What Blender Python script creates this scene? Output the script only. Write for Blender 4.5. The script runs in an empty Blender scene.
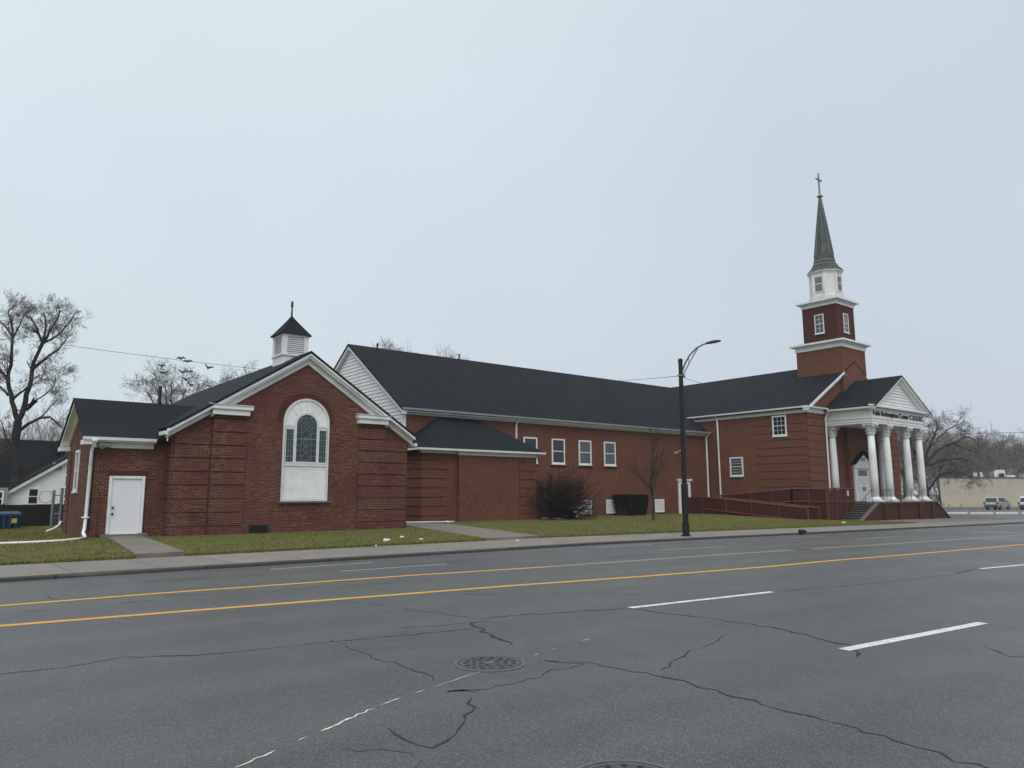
import bpy, math, random
import numpy as np
from mathutils import Vector, Matrix, Euler
R = math.radians
sc = bpy.context.scene
COL = sc.collection

# ------------------------------------------------------------------ camera, sky, sun, exposure
FPX, PITCH, ROLL, YAW, EYE = 740.0, R(8.518), R(-.174), R(51.13), 1.65
def cam_axes():
    cp, sp, cr, sr = math.cos(PITCH), math.sin(PITCH), math.cos(ROLL), math.sin(ROLL)
    X = np.array([1, 0, 0.]); F = np.array([0, cp, sp]); U = np.array([0, -sp, cp])
    W = np.array([[math.sin(YAW), math.cos(YAW), 0], [-math.cos(YAW), math.sin(YAW), 0], [0, 0, 1]])
    return W @ (cr*X + sr*U), W @ (-sr*X + cr*U), W @ F
CR, CU, CF = cam_axes()
HF = np.array([math.cos(YAW), math.sin(YAW), 0])         # horizontal heading of the view
HR = np.array([math.sin(YAW), -math.cos(YAW), 0])        # to the right of it
cd = bpy.data.cameras.new('camera'); cam = bpy.data.objects.new('camera', cd); COL.objects.link(cam)
cd.sensor_width = 36; cd.lens = FPX/1024*36; cd.clip_end = 6000; cd.clip_start = .05
cam.matrix_world = Matrix(((CR[0], CU[0], -CF[0], 0), (CR[1], CU[1], -CF[1], 0), (CR[2], CU[2], -CF[2], EYE), (0, 0, 0, 1)))
sc.camera = cam

SUN_EL, SUN_AZ = R(48), R(236)     # direction the light comes from, measured from +X
w = bpy.data.worlds.new('World'); sc.world = w; w.use_nodes = True
nt = w.node_tree; nt.nodes.clear()
out = nt.nodes.new('ShaderNodeOutputWorld')
sky = nt.nodes.new('ShaderNodeTexSky'); sky.sky_type = 'NISHITA'; sky.sun_disc = False
sky.sun_elevation = SUN_EL; sky.sun_rotation = R(90) - SUN_AZ; sky.dust_density = 4; sky.air_density = 1.5
b1 = nt.nodes.new('ShaderNodeBackground'); b1.inputs[1].default_value = .06
nt.links.new(sky.outputs[0], b1.inputs[0])
tc = nt.nodes.new('ShaderNodeTexCoord'); sx = nt.nodes.new('ShaderNodeSeparateXYZ'); nt.links.new(tc.outputs['Generated'], sx.inputs[0])
ramp = nt.nodes.new('ShaderNodeValToRGB'); nt.links.new(sx.outputs['Z'], ramp.inputs[0])
cr_ = ramp.color_ramp
for i, (p, c) in enumerate([(0, (.60, .655, .72)), (.1, (.555, .64, .725)), (.4, (.57, .66, .745)), (.62, (.62, .71, .775)), (.8, (.92, .97, 1.01)), (1, (1.3, 1.33, 1.35))]):
    e = cr_.elements[i] if i < 2 else cr_.elements.new(p)
    e.position = p; e.color = (*c, 1)
nz = nt.nodes.new('ShaderNodeTexNoise'); nz.inputs['Scale'].default_value = 1.7; nz.inputs['Detail'].default_value = 3
nt.links.new(tc.outputs['Generated'], nz.inputs['Vector'])
mr = nt.nodes.new('ShaderNodeMapRange'); mr.inputs[3].default_value = .89; mr.inputs[4].default_value = 1.09
nt.links.new(nz.outputs[0], mr.inputs[0])
# the cloud is a little greener and brighter towards the left of the street, greyer to the right
dt = nt.nodes.new('ShaderNodeVectorMath'); dt.operation = 'DOT_PRODUCT'; dt.inputs[1].default_value = tuple(HR); nt.links.new(tc.outputs['Generated'], dt.inputs[0])
hr = nt.nodes.new('ShaderNodeValToRGB'); hr.color_ramp.elements[0].color = (.985, .99, .94, 1); hr.color_ramp.elements[1].color = (.875, .855, .87, 1)
hm_ = nt.nodes.new('ShaderNodeMapRange'); hm_.inputs[1].default_value = -.6; hm_.inputs[2].default_value = .6; nt.links.new(dt.outputs['Value'], hm_.inputs[0]); nt.links.new(hm_.outputs[0], hr.inputs[0])
hx = nt.nodes.new('ShaderNodeMix'); hx.data_type = 'RGBA'; hx.blend_type = 'MULTIPLY'; hx.inputs[0].default_value = 1
nt.links.new(ramp.outputs[0], hx.inputs[6]); nt.links.new(hr.outputs[0], hx.inputs[7])
b2 = nt.nodes.new('ShaderNodeBackground'); nt.links.new(hx.outputs[2], b2.inputs[0]); nt.links.new(mr.outputs[0], b2.inputs[1])
mx = nt.nodes.new('ShaderNodeMixShader'); mx.inputs[0].default_value = .93
nt.links.new(b1.outputs[0], mx.inputs[1]); nt.links.new(b2.outputs[0], mx.inputs[2]); nt.links.new(mx.outputs[0], out.inputs[0])

sl = bpy.data.lights.new('sun', 'SUN'); so = bpy.data.objects.new('sun', sl); COL.objects.link(so)
sl.energy = .9; sl.angle = R(40); sl.color = (1, .97, .93)
sd = Vector((math.cos(SUN_EL)*math.cos(SUN_AZ), math.cos(SUN_EL)*math.sin(SUN_AZ), math.sin(SUN_EL)))
so.rotation_euler = sd.to_track_quat('Z', 'Y').to_euler(); so.location = (-20, -30, 60)
sc.view_settings.view_transform = 'Standard'; sc.view_settings.look = 'None'
sc.view_settings.exposure = .34; sc.view_settings.gamma = 1; sc.view_settings.use_curve_mapping = False
sc.render.engine = 'CYCLES'
sc.cycles.max_bounces = 6; sc.cycles.volume_bounces = 1

# ------------------------------------------------------------------ helpers
ROADZ, RK = -.08, .972           # road below the sidewalk; scale of the surveyed markings on it
def gz(X, Y):
    """height of the sidewalk-level ground: level by the chapel, falling gently to the right"""
    k = max(min(max((37-Y)/8, 0), 1), min(max((X-68)/6, 0), 1))
    return -0.0085*max(0, min(X, 90)-19)*k
def ray(px, py): return CR*(px-512) + CU*(384-py) + CF*FPX
def at(px, py, D):
    d = ray(px, py); return np.array([0, 0, EYE]) + d*(D/(d @ HF))

class MB:
    SCALE = 1; DZ = 0
    def __init__(s): s.v = []; s.f = []; s.mi = []; s.cur = 0
    def add(s, vs, fs):
        n = len(s.v); s.v += [tuple(map(float, p)) for p in vs]
        for f in fs: s.f.append([i+n for i in f]); s.mi.append(s.cur)
        return s
    def box(s, x0, x1, y0, y1, z0, z1):
        return s.add([(x0,y0,z0),(x1,y0,z0),(x1,y1,z0),(x0,y1,z0),(x0,y0,z1),(x1,y0,z1),(x1,y1,z1),(x0,y1,z1)],
                     [(0,3,2,1),(4,5,6,7),(0,1,5,4),(1,2,6,5),(2,3,7,6),(3,0,4,7)])
    def prism(s, poly, axis, a, b):
        """poly: 2D outline; axis 'y': (x,z) pushed from y=a to b; 'x': (y,z) from x=a to b; 'z': (x,y) from z=a to b"""
        def P(p, t): return (p[0], t, p[1]) if axis == 'y' else (t, p[0], p[1]) if axis == 'x' else (p[0], p[1], t)
        n = len(poly); ar = sum(poly[i][0]*poly[(i+1) % n][1]-poly[(i+1) % n][0]*poly[i][1] for i in range(n))
        flip = (ar < 0) ^ (axis == 'y')
        if a > b: a, b = b, a
        vs = [P(p, a) for p in poly] + [P(p, b) for p in poly]
        fs = [tuple(range(n))[::-1], tuple(range(n, 2*n))] + [(i, (i+1) % n, (i+1) % n+n, i+n) for i in range(n)]
        if flip: fs = [f[::-1] for f in fs]
        return s.add(vs, fs)
    def slab(s, quad, t):
        """a flat plate of thickness t under the 3D outline quad"""
        n = len(quad); q = [Vector(p) for p in quad]
        nn = (q[1]-q[0]).cross(q[2]-q[0]).normalized()
        if nn.z < 0: q = q[::-1]; nn = -nn
        vs = q + [p-nn*t for p in q]
        return s.add(vs, [tuple(range(n)), tuple(range(n, 2*n))[::-1]] + [((i+1) % n, i, i+n, (i+1) % n+n) for i in range(n)])
    def tube(s, pts, rad, n=6, cap=True):
        pts = [Vector(p) for p in pts]
        if not hasattr(rad, '__len__'): rad = [rad]*len(pts)
        vs = []; up = Vector((0, 0, 1))
        t0 = (pts[1]-pts[0]).normalized()
        a = t0.cross(up if abs(t0.z) < .9 else Vector((1, 0, 0))).normalized()
        for i, p in enumerate(pts):
            t = (pts[min(i+1, len(pts)-1)]-pts[max(i-1, 0)]).normalized()
            a = (a - t*a.dot(t)).normalized(); b = t.cross(a)
            for k in range(n):
                an = 2*math.pi*k/n
                vs.append(p + (a*math.cos(an)+b*math.sin(an))*rad[i])
        fs = []
        for i in range(len(pts)-1):
            for k in range(n):
                fs.append((i*n+k, i*n+(k+1) % n, (i+1)*n+(k+1) % n, (i+1)*n+k))
        if cap:
            fs.append(tuple(range(n))[::-1]); fs.append(tuple(range((len(pts)-1)*n, len(pts)*n)))
        return s.add(vs, fs)
    def lathe(s, prof, c, n=24, phase=0, cap=True):
        """prof: list of (radius, z) round the vertical axis at c=(x,y)"""
        vs = []; fs = []
        for r, z in prof:
            for k in range(n):
                an = 2*math.pi*k/n+phase; vs.append((c[0]+r*math.cos(an), c[1]+r*math.sin(an), z))
        for i in range(len(prof)-1):
            for k in range(n): fs.append((i*n+k, i*n+(k+1) % n, (i+1)*n+(k+1) % n, (i+1)*n+k))
        if cap: fs.append(tuple(range(n))[::-1]); fs.append(tuple(range((len(prof)-1)*n, len(prof)*n)))
        return s.add(vs, fs)
    def build_each(s, name, mat, parent=None, **k):
        """one object for every piece that stands apart"""
        par = list(range(len(s.v)))
        def fd(i):
            while par[i] != i: par[i] = par[par[i]]; i = par[i]
            return i
        for f in s.f:
            for i in f[1:]: par[fd(i)] = fd(f[0])
        comp = {}
        for f in s.f: comp.setdefault(fd(f[0]), []).append(f)
        items = []
        for fs in comp.values():
            P = np.array([s.v[i] for f in fs for i in f]); items.append([P.min(0)-.015, P.max(0)+.015, fs])
        done = False
        while not done:
            done = True
            for i in range(len(items)):
                for j in range(i+1, len(items)):
                    if (items[i][0] <= items[j][1]).all() and (items[j][0] <= items[i][1]).all():
                        items[i] = [np.minimum(items[i][0], items[j][0]), np.maximum(items[i][1], items[j][1]), items[i][2]+items[j][2]]; del items[j]; done = False; break
                if not done: break
        out = []
        for _, _, fs in items:
            ids = sorted({i for f in fs for i in f}); mp = {a: b for b, a in enumerate(ids)}
            q = MB(); q.v = [s.v[i] for i in ids]; q.f = [[mp[i] for i in f] for f in fs]; q.mi = [0]*len(fs); out.append(q.build(name, mat, parent, **k))
        return out
    def build(s, name, mat, parent=None, bevel=0, smooth=False):
        off = Vector(parent.get('_w', (0, 0, 0))) if parent else Vector((0, 0, 0))
        k = MB.SCALE
        if k != 1: s.v = [(a*k, b*k, EYE+(c-EYE)*k) for a, b, c in s.v]
        if MB.DZ: s.v = [(a, b, c+MB.DZ) for a, b, c in s.v]
        me = bpy.data.meshes.new(name)
        me.from_pydata([(v[0]-off.x, v[1]-off.y, v[2]-off.z) for v in s.v], [], s.f)
        mats = mat if isinstance(mat, (list, tuple)) else [mat]
        for m in mats: me.materials.append(m)
        if len(mats) > 1:
            for p, i in zip(me.polygons, s.mi): p.material_index = i
        if smooth:
            for p in me.polygons: p.use_smooth = True
        me.update()
        o = bpy.data.objects.new(name, me); COL.objects.link(o)
        if parent:
            o.parent = parent; o['_w'] = tuple(off)
        if bevel:
            b = o.modifiers.new('bevel', 'BEVEL'); b.width = bevel; b.segments = 2; b.limit_method = 'ANGLE'; b.angle_limit = R(40)
        return o
def tag(o, label=None, cat=None, group=None, kind=None):
    if label: o['label'] = label
    if cat: o['category'] = cat
    if group: o['group'] = group
    if kind: o['kind'] = kind
    return o
def thing(name, loc, label, cat, group=None):
    o = bpy.data.objects.new(name, None); COL.objects.link(o); o.location = loc; o['_w'] = tuple(loc); o.empty_display_size = .3
    return tag(o, label, cat, group)
def solo(mb, name, mat, base, label, cat, group=None, **k):
    """a top-level thing that is one mesh, its origin at base"""
    dummy = {'_w': base}
    class D(dict): pass
    off = Vector(base); mb.v = [(a-off.x, b-off.y, c-off.z) for a, b, c in mb.v]
    o = mb.build(name, mat, **k); o.location = base
    return tag(o, label, cat, group)
def structure(mb, name, mat): return tag(mb.build(name, mat), kind='structure')

# ------------------------------------------------------------------ materials
def newmat(name):
    m = bpy.data.materials.new(name); m.use_nodes = True
    return m, m.node_tree, m.node_tree.nodes['Principled BSDF']
def N(t, kind, **kw):
    n = t.nodes.new(kind)
    for k, v in kw.items(): setattr(n, k, v)
    return n
def noise(t, scale, detail=4, rough=.55, vec=None):
    n = N(t, 'ShaderNodeTexNoise'); n.inputs['Scale'].default_value = scale; n.inputs['Detail'].default_value = detail; n.inputs['Roughness'].default_value = rough
    if vec is None:
        g = N(t, 'ShaderNodeNewGeometry'); vec = g.outputs['Position']
    t.links.new(vec, n.inputs['Vector']); return n.outputs[0]
def crange(t, val, a, b, c, d):
    m = N(t, 'ShaderNodeMapRange'); t.links.new(val, m.inputs[0])
    for i, x in enumerate((a, b, c, d)): m.inputs[i+1].default_value = x
    return m.outputs[0]
def mixc(t, fac, a, b, mode='MIX'):
    m = N(t, 'ShaderNodeMix', data_type='RGBA', blend_type=mode)
    for sock, x in ((m.inputs[0], fac), (m.inputs[6], a), (m.inputs[7], b)):
        if hasattr(x, 'is_linked'): t.links.new(x, sock)
        elif isinstance(x, (int, float)): sock.default_value = x
        else: sock.default_value = (*x, 1)
    return m.outputs[2]
def math_(t, op, a, b=None):
    m = N(t, 'ShaderNodeMath', operation=op)
    for i, x in enumerate((a, b)):
        if x is None: continue
        if hasattr(x, 'is_linked'): t.links.new(x, m.inputs[i])
        else: m.inputs[i].default_value = x
    return m.outputs[0]
def bump(t, bs, h, strength, dist=.02):
    b = N(t, 'ShaderNodeBump'); b.inputs['Strength'].default_value = strength; b.inputs['Distance'].default_value = dist
    t.links.new(h, b.inputs['Height']); t.links.new(b.outputs[0], bs.inputs['Normal'])
def spec(bs, v):
    bs.inputs['Specular IOR Level'].default_value = v
def plain(name, col, rough=.6, var=.12, scale=3, metal=0, sp=.4, dirt=None):
    m, t, b = newmat(name)
    n = noise(t, scale, 5)
    c = mixc(t, crange(t, n, .3, .7, 0, 1), tuple(x*(1-var) for x in col), tuple(min(1, x*(1+var)) for x in col))
    if dirt:
        n2 = noise(t, .9, 6, .65)
        c = mixc(t, crange(t, n2, .52, .75, 0, dirt[1]), c, dirt[0])
    t.links.new(c, b.inputs['Base Color']); b.inputs['Roughness'].default_value = rough; b.inputs['Metallic'].default_value = metal; spec(b, sp)
    return m
def wallvec(t):
    """u along the wall (X or Y by the facing), v up"""
    g = N(t, 'ShaderNodeNewGeometry'); p = N(t, 'ShaderNodeSeparateXYZ'); t.links.new(g.outputs['Position'], p.inputs[0])
    n = N(t, 'ShaderNodeSeparateXYZ'); t.links.new(g.outputs['True Normal'], n.inputs[0])
    k = math_(t, 'GREATER_THAN', math_(t, 'ABSOLUTE', n.outputs[0]), .6)
    u = math_(t, 'ADD', math_(t, 'MULTIPLY', p.outputs[1], k), math_(t, 'MULTIPLY', p.outputs[0], math_(t, 'SUBTRACT', 1, k)))
    c = N(t, 'ShaderNodeCombineXYZ'); t.links.new(u, c.inputs[0]); t.links.new(p.outputs[2], c.inputs[1])
    return c.outputs[0], g.outputs['Position'], p
def brick(name, c1, c2, mortar, pale=None, stain=.35, palefac=.5, msize=.011):
    m, t, b = newmat(name); v, pos, sep = wallvec(t)
    br = N(t, 'ShaderNodeTexBrick'); t.links.new(v, br.inputs['Vector']); br.inputs['Scale'].default_value = 1
    br.inputs['Brick Width'].default_value = .215; br.inputs['Row Height'].default_value = .078; br.inputs['Mortar Size'].default_value = msize
    br.inputs['Mortar Smooth'].default_value = .3; br.inputs['Bias'].default_value = -.15
    br.inputs['Color1'].default_value = (*c1, 1); br.inputs['Color2'].default_value = (*c2, 1); br.inputs['Mortar'].default_value = (*mortar, 1)
    col = br.outputs['Color']
    # mortar that is clean in places and soot-dark in others
    n0 = noise(t, .75, 6, .7, pos)
    dark = tuple(x*.75 for x in c1)
    mk = math_(t, 'MULTIPLY', br.outputs['Fac'], crange(t, n0, .34, .6, .6, .0))
    col = mixc(t, mk, col, dark)
    n1 = noise(t, .35, 6, .6, pos)
    col = mixc(t, crange(t, n1, .35, .7, 0, stain), col, tuple(x*.45 for x in c1))
    n2 = noise(t, 6, 3, .6, pos)
    col = mixc(t, crange(t, n2, .3, .7, 0, .35), col, tuple(x*1.35 for x in c2))
    if pale:
        n3 = noise(t, .55, 6, .7, pos)
        n4 = N(t, 'ShaderNodeTexWhiteNoise', noise_dimensions='2D')
        fl = N(t, 'ShaderNodeVectorMath', operation='FLOOR'); dv = N(t, 'ShaderNodeVectorMath', operation='DIVIDE'); dv.inputs[1].default_value = (.215, .078, 1)
        t.links.new(v, dv.inputs[0]); t.links.new(dv.outputs[0], fl.inputs[0]); t.links.new(fl.outputs[0], n4.inputs[0])
        k = math_(t, 'MULTIPLY', math_(t, 'GREATER_THAN', n4.outputs[0], .66), crange(t, n3, .40, .60, 0, palefac))
        k = math_(t, 'MULTIPLY', k, math_(t, 'SUBTRACT', 1, br.outputs['Fac']))
        col = mixc(t, k, col, pale)
    t.links.new(col, b.inputs['Base Color']); b.inputs['Roughness'].default_value = .85; spec(b, .25)
    bump(t, b, math_(t, 'SUBTRACT', 1, br.outputs['Fac']), .5, .012)
    return m
def shingle(name, col):
    m, t, b = newmat(name)
    g = N(t, 'ShaderNodeNewGeometry'); p = N(t, 'ShaderNodeSeparateXYZ'); t.links.new(g.outputs['Position'], p.inputs[0])
    n = N(t, 'ShaderNodeSeparateXYZ'); t.links.new(g.outputs['True Normal'], n.inputs[0])
    k = math_(t, 'GREATER_THAN', math_(t, 'ABSOLUTE', n.outputs[0]), .3)
    u = math_(t, 'ADD', math_(t, 'MULTIPLY', p.outputs[1], k), math_(t, 'MULTIPLY', p.outputs[0], math_(t, 'SUBTRACT', 1, k)))
    c = N(t, 'ShaderNodeCombineXYZ'); t.links.new(u, c.inputs[0]); t.links.new(math_(t, 'MULTIPLY', p.outputs[2], 1.8), c.inputs[1])
    br = N(t, 'ShaderNodeTexBrick'); t.links.new(c.outputs[0], br.inputs['Vector']); br.inputs['Scale'].default_value = 1
    br.inputs['Brick Width'].default_value = .3; br.inputs['Row Height'].default_value = .145; br.inputs['Mortar Size'].default_value = .006
    br.inputs['Color1'].default_value = (*col, 1); br.inputs['Color2'].default_value = (*[x*.72 for x in col], 1); br.inputs['Mortar'].default_value = (*[x*.45 for x in col], 1)
    n1 = noise(t, .4, 6, .65); cc = mixc(t, crange(t, n1, .38, .66, 0, .6), br.outputs['Color'], tuple(x*1.55 for x in col))
    sm = N(t, 'ShaderNodeMapping'); sm.inputs['Scale'].default_value = (1.6, .22, 1); t.links.new(c.outputs[0], sm.inputs[0]); n5 = noise(t, 1.0, 5, .65, sm.outputs[0])
    cc = mixc(t, crange(t, n5, .42, .7, 0, .55), cc, tuple(x*1.7+.002 for x in col))      # weather streaks down the slope
    n2 = noise(t, 40, 2, .6); cc = mixc(t, crange(t, n2, .3, .7, 0, .25), cc, tuple(x*1.5 for x in col))
    t.links.new(cc, b.inputs['Base Color']); b.inputs['Roughness'].default_value = .9; spec(b, .2)
    bump(t, b, br.outputs['Fac'], -.3, .008)
    return m
def asphalt():
    m, t, b = newmat('asphalt')
    big = noise(t, .22, 5, .6); mid = noise(t, 1.7, 6, .65); fine = noise(t, 95, 3, .7)
    g = N(t, 'ShaderNodeNewGeometry'); mp = N(t, 'ShaderNodeMapping'); mp.inputs['Scale'].default_value = (.05, .95, 1); t.links.new(g.outputs['Position'], mp.inputs[0])
    streak = noise(t, 1.0, 4, .6, mp.outputs[0])
    c = mixc(t, crange(t, big, .35, .68, 0, 1), (.050, .050, .048), (.086, .085, .081))
    c = mixc(t, crange(t, streak, .40, .62, 0, .7), c, (.042, .042, .042))
    c = mixc(t, crange(t, mid, .42, .72, 0, .4), c, (.10, .098, .094))
    gy = N(t, 'ShaderNodeSeparateXYZ'); g3 = N(t, 'ShaderNodeNewGeometry'); t.links.new(g3.outputs['Position'], gy.inputs[0])
    wv = math_(t, 'SINE', math_(t, 'MULTIPLY', math_(t, 'ADD', gy.outputs[1], math_(t, 'MULTIPLY', gy.outputs[0], .06)), 3.6))     # tyre-polished tracks
    c = mixc(t, math_(t, 'MULTIPLY', crange(t, wv, -.2, 1, 0, .5), crange(t, mid, .3, .7, .4, 1)), c, (.10, .099, .096))
    pv = N(t, 'ShaderNodeTexVoronoi'); pv.inputs['Scale'].default_value = .16; pv.inputs['Randomness'].default_value = .9; mp2 = N(t, 'ShaderNodeMapping'); mp2.inputs['Scale'].default_value = (.7, 1.6, 0); t.links.new(g3.outputs['Position'], mp2.inputs[0]); t.links.new(mp2.outputs[0], pv.inputs['Vector'])
    ps = N(t, 'ShaderNodeSeparateColor'); t.links.new(pv.outputs['Color'], ps.inputs[0])
    c = mixc(t, crange(t, ps.outputs[0], .5, 1, 0, .38), c, (.05, .05, .05))                                                        # slabs of older and newer surfacing
    oil = noise(t, .9, 5, .6); c = mixc(t, crange(t, oil, .62, .78, 0, .5), c, (.036, .036, .036))
    vo = N(t, 'ShaderNodeTexVoronoi'); vo.inputs['Scale'].default_value = 110; g2 = N(t, 'ShaderNodeNewGeometry'); t.links.new(g2.outputs['Position'], vo.inputs['Vector'])
    st = N(t, 'ShaderNodeSeparateColor'); t.links.new(vo.outputs['Color'], st.inputs[0])
    c = mixc(t, crange(t, st.outputs[0], .74, 1, 0, .85), c, (.21, .207, .20))
    c = mixc(t, crange(t, st.outputs[1], .66, 1, 0, .85), c, (.03, .03, .03))
    c = mixc(t, crange(t, fine, .3, .7, 0, .4), c, (.075, .077, .08))
    t.links.new(c, b.inputs['Base Color']); spec(b, .35)
    t.links.new(crange(t, big, .3, .7, .33, .55), b.inputs['Roughness'])
    bump(t, b, vo.outputs['Distance'], .35, .006)
    return m
def concrete(name, col, joint=None):
    m, t, b = newmat(name)
    n = noise(t, 1.1, 6, .65); f = noise(t, 35, 3, .6)
    c = mixc(t, crange(t, n, .3, .7, 0, 1), tuple(x*.72 for x in col), tuple(x*1.12 for x in col))
    c = mixc(t, crange(t, f, .3, .7, 0, .3), c, tuple(x*.6 for x in col))
    g = N(t, 'ShaderNodeNewGeometry'); p = N(t, 'ShaderNodeSeparateXYZ'); t.links.new(g.outputs['Position'], p.inputs[0])
    if joint:
        q = math_(t, 'FRACT', math_(t, 'DIVIDE', math_(t, 'ADD', p.outputs[0], math_(t, 'MULTIPLY', p.outputs[1], .03)), joint))
        k = math_(t, 'LESS_THAN', q, .018)
        wn = N(t, 'ShaderNodeTexWhiteNoise', noise_dimensions='1D'); t.links.new(math_(t, 'FLOOR', math_(t, 'DIVIDE', math_(t, 'ADD', p.outputs[0], math_(t, 'MULTIPLY', p.outputs[1], .03)), joint)), wn.inputs['W'])
        c = mixc(t, crange(t, wn.outputs[0], 0, 1, 0, .45), c, tuple(x*.7 for x in col))
        c = mixc(t, math_(t, 'MULTIPLY', k, .8), c, tuple(x*.25 for x in col))
    t.links.new(c, b.inputs['Base Color']); b.inputs['Roughness'].default_value = .85; spec(b, .25)
    bump(t, b, f, .2, .005)
    return m
def turf(name, g1, g2, dry):
    m, t, b = newmat(name)
    n = noise(t, .35, 5, .6); f = noise(t, 14, 4, .7); d = noise(t, 1.3, 5, .6)
    c = mixc(t, crange(t, n, .35, .65, 0, 1), g1, g2)
    c = mixc(t, crange(t, f, .35, .7, 0, .6), c, tuple(x*.5 for x in g1))
    c = mixc(t, crange(t, d, .5, .72, 0, .75), c, dry)
    t.links.new(c, b.inputs['Base Color']); b.inputs['Roughness'].default_value = .95; spec(b, .1)
    bump(t, b, f, .8, .05)
    return m
def paint(name, col, wear):
    """road paint worn through to the asphalt"""
    m, t, b = newmat(name)
    n = noise(t, 9, 7, .8); f = noise(t, 45, 3, .75)
    k = crange(t, math_(t, 'ADD', math_(t, 'MULTIPLY', n, .7), math_(t, 'MULTIPLY', f, .3)), wear, wear+.12, 0, .85)
    c = mixc(t, k, col, (.1, .1, .1))
    t.links.new(c, b.inputs['Base Color']); b.inputs['Roughness'].default_value = .75; spec(b, .3)
    return m
def leafmat(name, c1, c2, scale=8):
    m, t, b = newmat(name)
    oi = noise(t, scale, 3)
    c = mixc(t, crange(t, oi, .3, .7, 0, 1), c1, c2)
    t.links.new(c, b.inputs['Base Color']); b.inputs['Roughness'].default_value = .8; spec(b, .2)
    return m
def glass(name, col, rough=.08):
    m, t, b = newmat(name)
    n = noise(t, 1.5, 3); c = mixc(t, n, tuple(x*.6 for x in col), tuple(x*1.4 for x in col))
    t.links.new(c, b.inputs['Base Color']); b.inputs['Roughness'].default_value = rough; spec(b, .5)
    n2 = noise(t, 2.5, 2); bump(t, b, n2, .05, .02)
    return m

BRICK = brick('chapel_brick', (.074, .0155, .0125), (.106, .025, .0195), (.25, .16, .12), pale=(.25, .14, .09), stain=.12, palefac=.4)
BRICKD = brick('dark_brick', (.072, .02, .016), (.095, .026, .021), (.10, .045, .035), stain=.4)
BRICKH = brick('hall_brick', (.122, .043, .025), (.158, .058, .036), (.16, .08, .055), pale=(.24, .14, .1), stain=.35, palefac=.25, msize=.008)
BRICKC = brick('church_brick', (.142, .052, .030), (.178, .070, .042), (.17, .085, .055), pale=(.26, .13, .09), stain=.28, palefac=.2, msize=.008)
BRICKP = brick('porch_brick', (.056, .016, .011), (.074, .022, .015), (.055, .025, .022), stain=.4)
ROOF = shingle('shingles', (.0082, .0112, .0155))
ROOFL = shingle('old_shingles', (.010, .0115, .014))
WHITE = plain('white_paint', (.80, .80, .79), .5, .05, 2.5, dirt=((.40, .40, .37), .5))
WHITED = plain('grey_white_paint', (.64, .64, .64), .55, .08, 2.5, dirt=((.3, .3, .29), .4))
SIDING = plain('white_siding', (.74, .745, .75), .6, .06, 1.2, dirt=((.4, .41, .42), .4))
DOORW = plain('white_door_paint', (.76, .765, .79), .45, .03, 1.5)
GLASS = glass('dark_glass', (.018, .022, .028))
GLASSG = glass('curtained_glass', (.07, .085, .09), .15)
STAIN = glass('leaded_glass', (.025, .045, .052), .25)
LEAD = plain('lead_cames', (.20, .23, .24), .5, .2)
BLACK = plain('black_metal', (.016, .015, .016), .5, .3)
DARK = plain('dark_void', (.01, .01, .011), .8, .2)
POLE = plain('painted_steel', (.006, .005, .0055), .55, .25, 4)
GREYM = plain('grey_metal', (.25, .26, .27), .4, .15, metal=.6)
ASPH = asphalt()
CONC = concrete('sidewalk_concrete', (.245, .225, .20), 1.75)
CONCK = concrete('kerb_concrete', (.075, .07, .064), 3.1)
CONCP = concrete('path_concrete', (.20, .18, .155))
TURF = turf('turf', (.10, .115, .033), (.155, .148, .05), (.18, .145, .08))
SOIL = plain('soil', (.035, .028, .018), .95, .4, 6)
YEL = paint('yellow_paint', (.60, .34, .07), .52)
YELF = paint('faded_yellow_paint', (.44, .35, .18), .49)
WHT = paint('white_road_paint', (.66, .66, .64), .51)
WHTF = paint('faded_road_paint', (.36, .37, .37), .52)
CRACK = plain('crack_tar', (.028, .028, .028), .85, .4, 6)
CRACKP = plain('sealed_crack', (.088, .088, .087), .85, .2, 6)
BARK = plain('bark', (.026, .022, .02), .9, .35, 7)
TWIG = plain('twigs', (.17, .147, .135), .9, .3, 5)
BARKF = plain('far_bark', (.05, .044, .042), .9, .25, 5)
BARKY = plain('young_bark', (.05, .034, .03), .9, .3, 7)
BUSHM = plain('bush_twigs', (.030, .019, .016), .9, .35, 7)
HEDGE = leafmat('yew_leaves', (.009, .012, .007), (.03, .034, .018))
REDW = plain('red_stained_wood', (.062, .012, .009), .7, .22, 6)
REDWD = plain('red_rail_wood', (.135, .034, .024), .65, .2, 6)
SPIRE = plain('weathered_copper', (.055, .066, .065), .65, .35, 2.2, dirt=((.19, .22, .20), .6))
STONE = concrete('coping_stone', (.13, .12, .105))

# ------------------------------------------------------------------ ground, road, kerb, walks
def sheet(xs, ys, zf, mb=None):
    mb = mb or MB(); nx, ny = len(xs), len(ys)
    vs = [(x, y, zf(x, y)) for y in ys for x in xs]
    fs = [(j*nx+i, j*nx+i+1, (j+1)*nx+i+1, (j+1)*nx+i) for j in range(ny-1) for i in range(nx-1)]
    return mb.add(vs, fs)
XS = [-60, -30, -15, 0, 10, 19, 24, 29, 34, 39, 44, 49, 54, 59, 64, 68, 70, 72, 74, 78, 84, 90, 130, 260]
YS_L = [22.5, 25, 29, 31, 33, 35, 37, 40, 60, 90, 160]
BIG = [-3000, -800, -200] + XS + [500, 1200, 3000]
structure(sheet(BIG, [-3000, -400, -60, -6, 0, 10, 20, 29, 33, 37, 60, 100, 200, 600, 3000], lambda x, y: gz(x, y)-.4), 'ground', TURF)
structure(sheet(XS, [-2.2, 4, 11, 18.62], lambda x, y: gz(x, min(y, 20))+ROADZ), 'road', ASPH)
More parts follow.
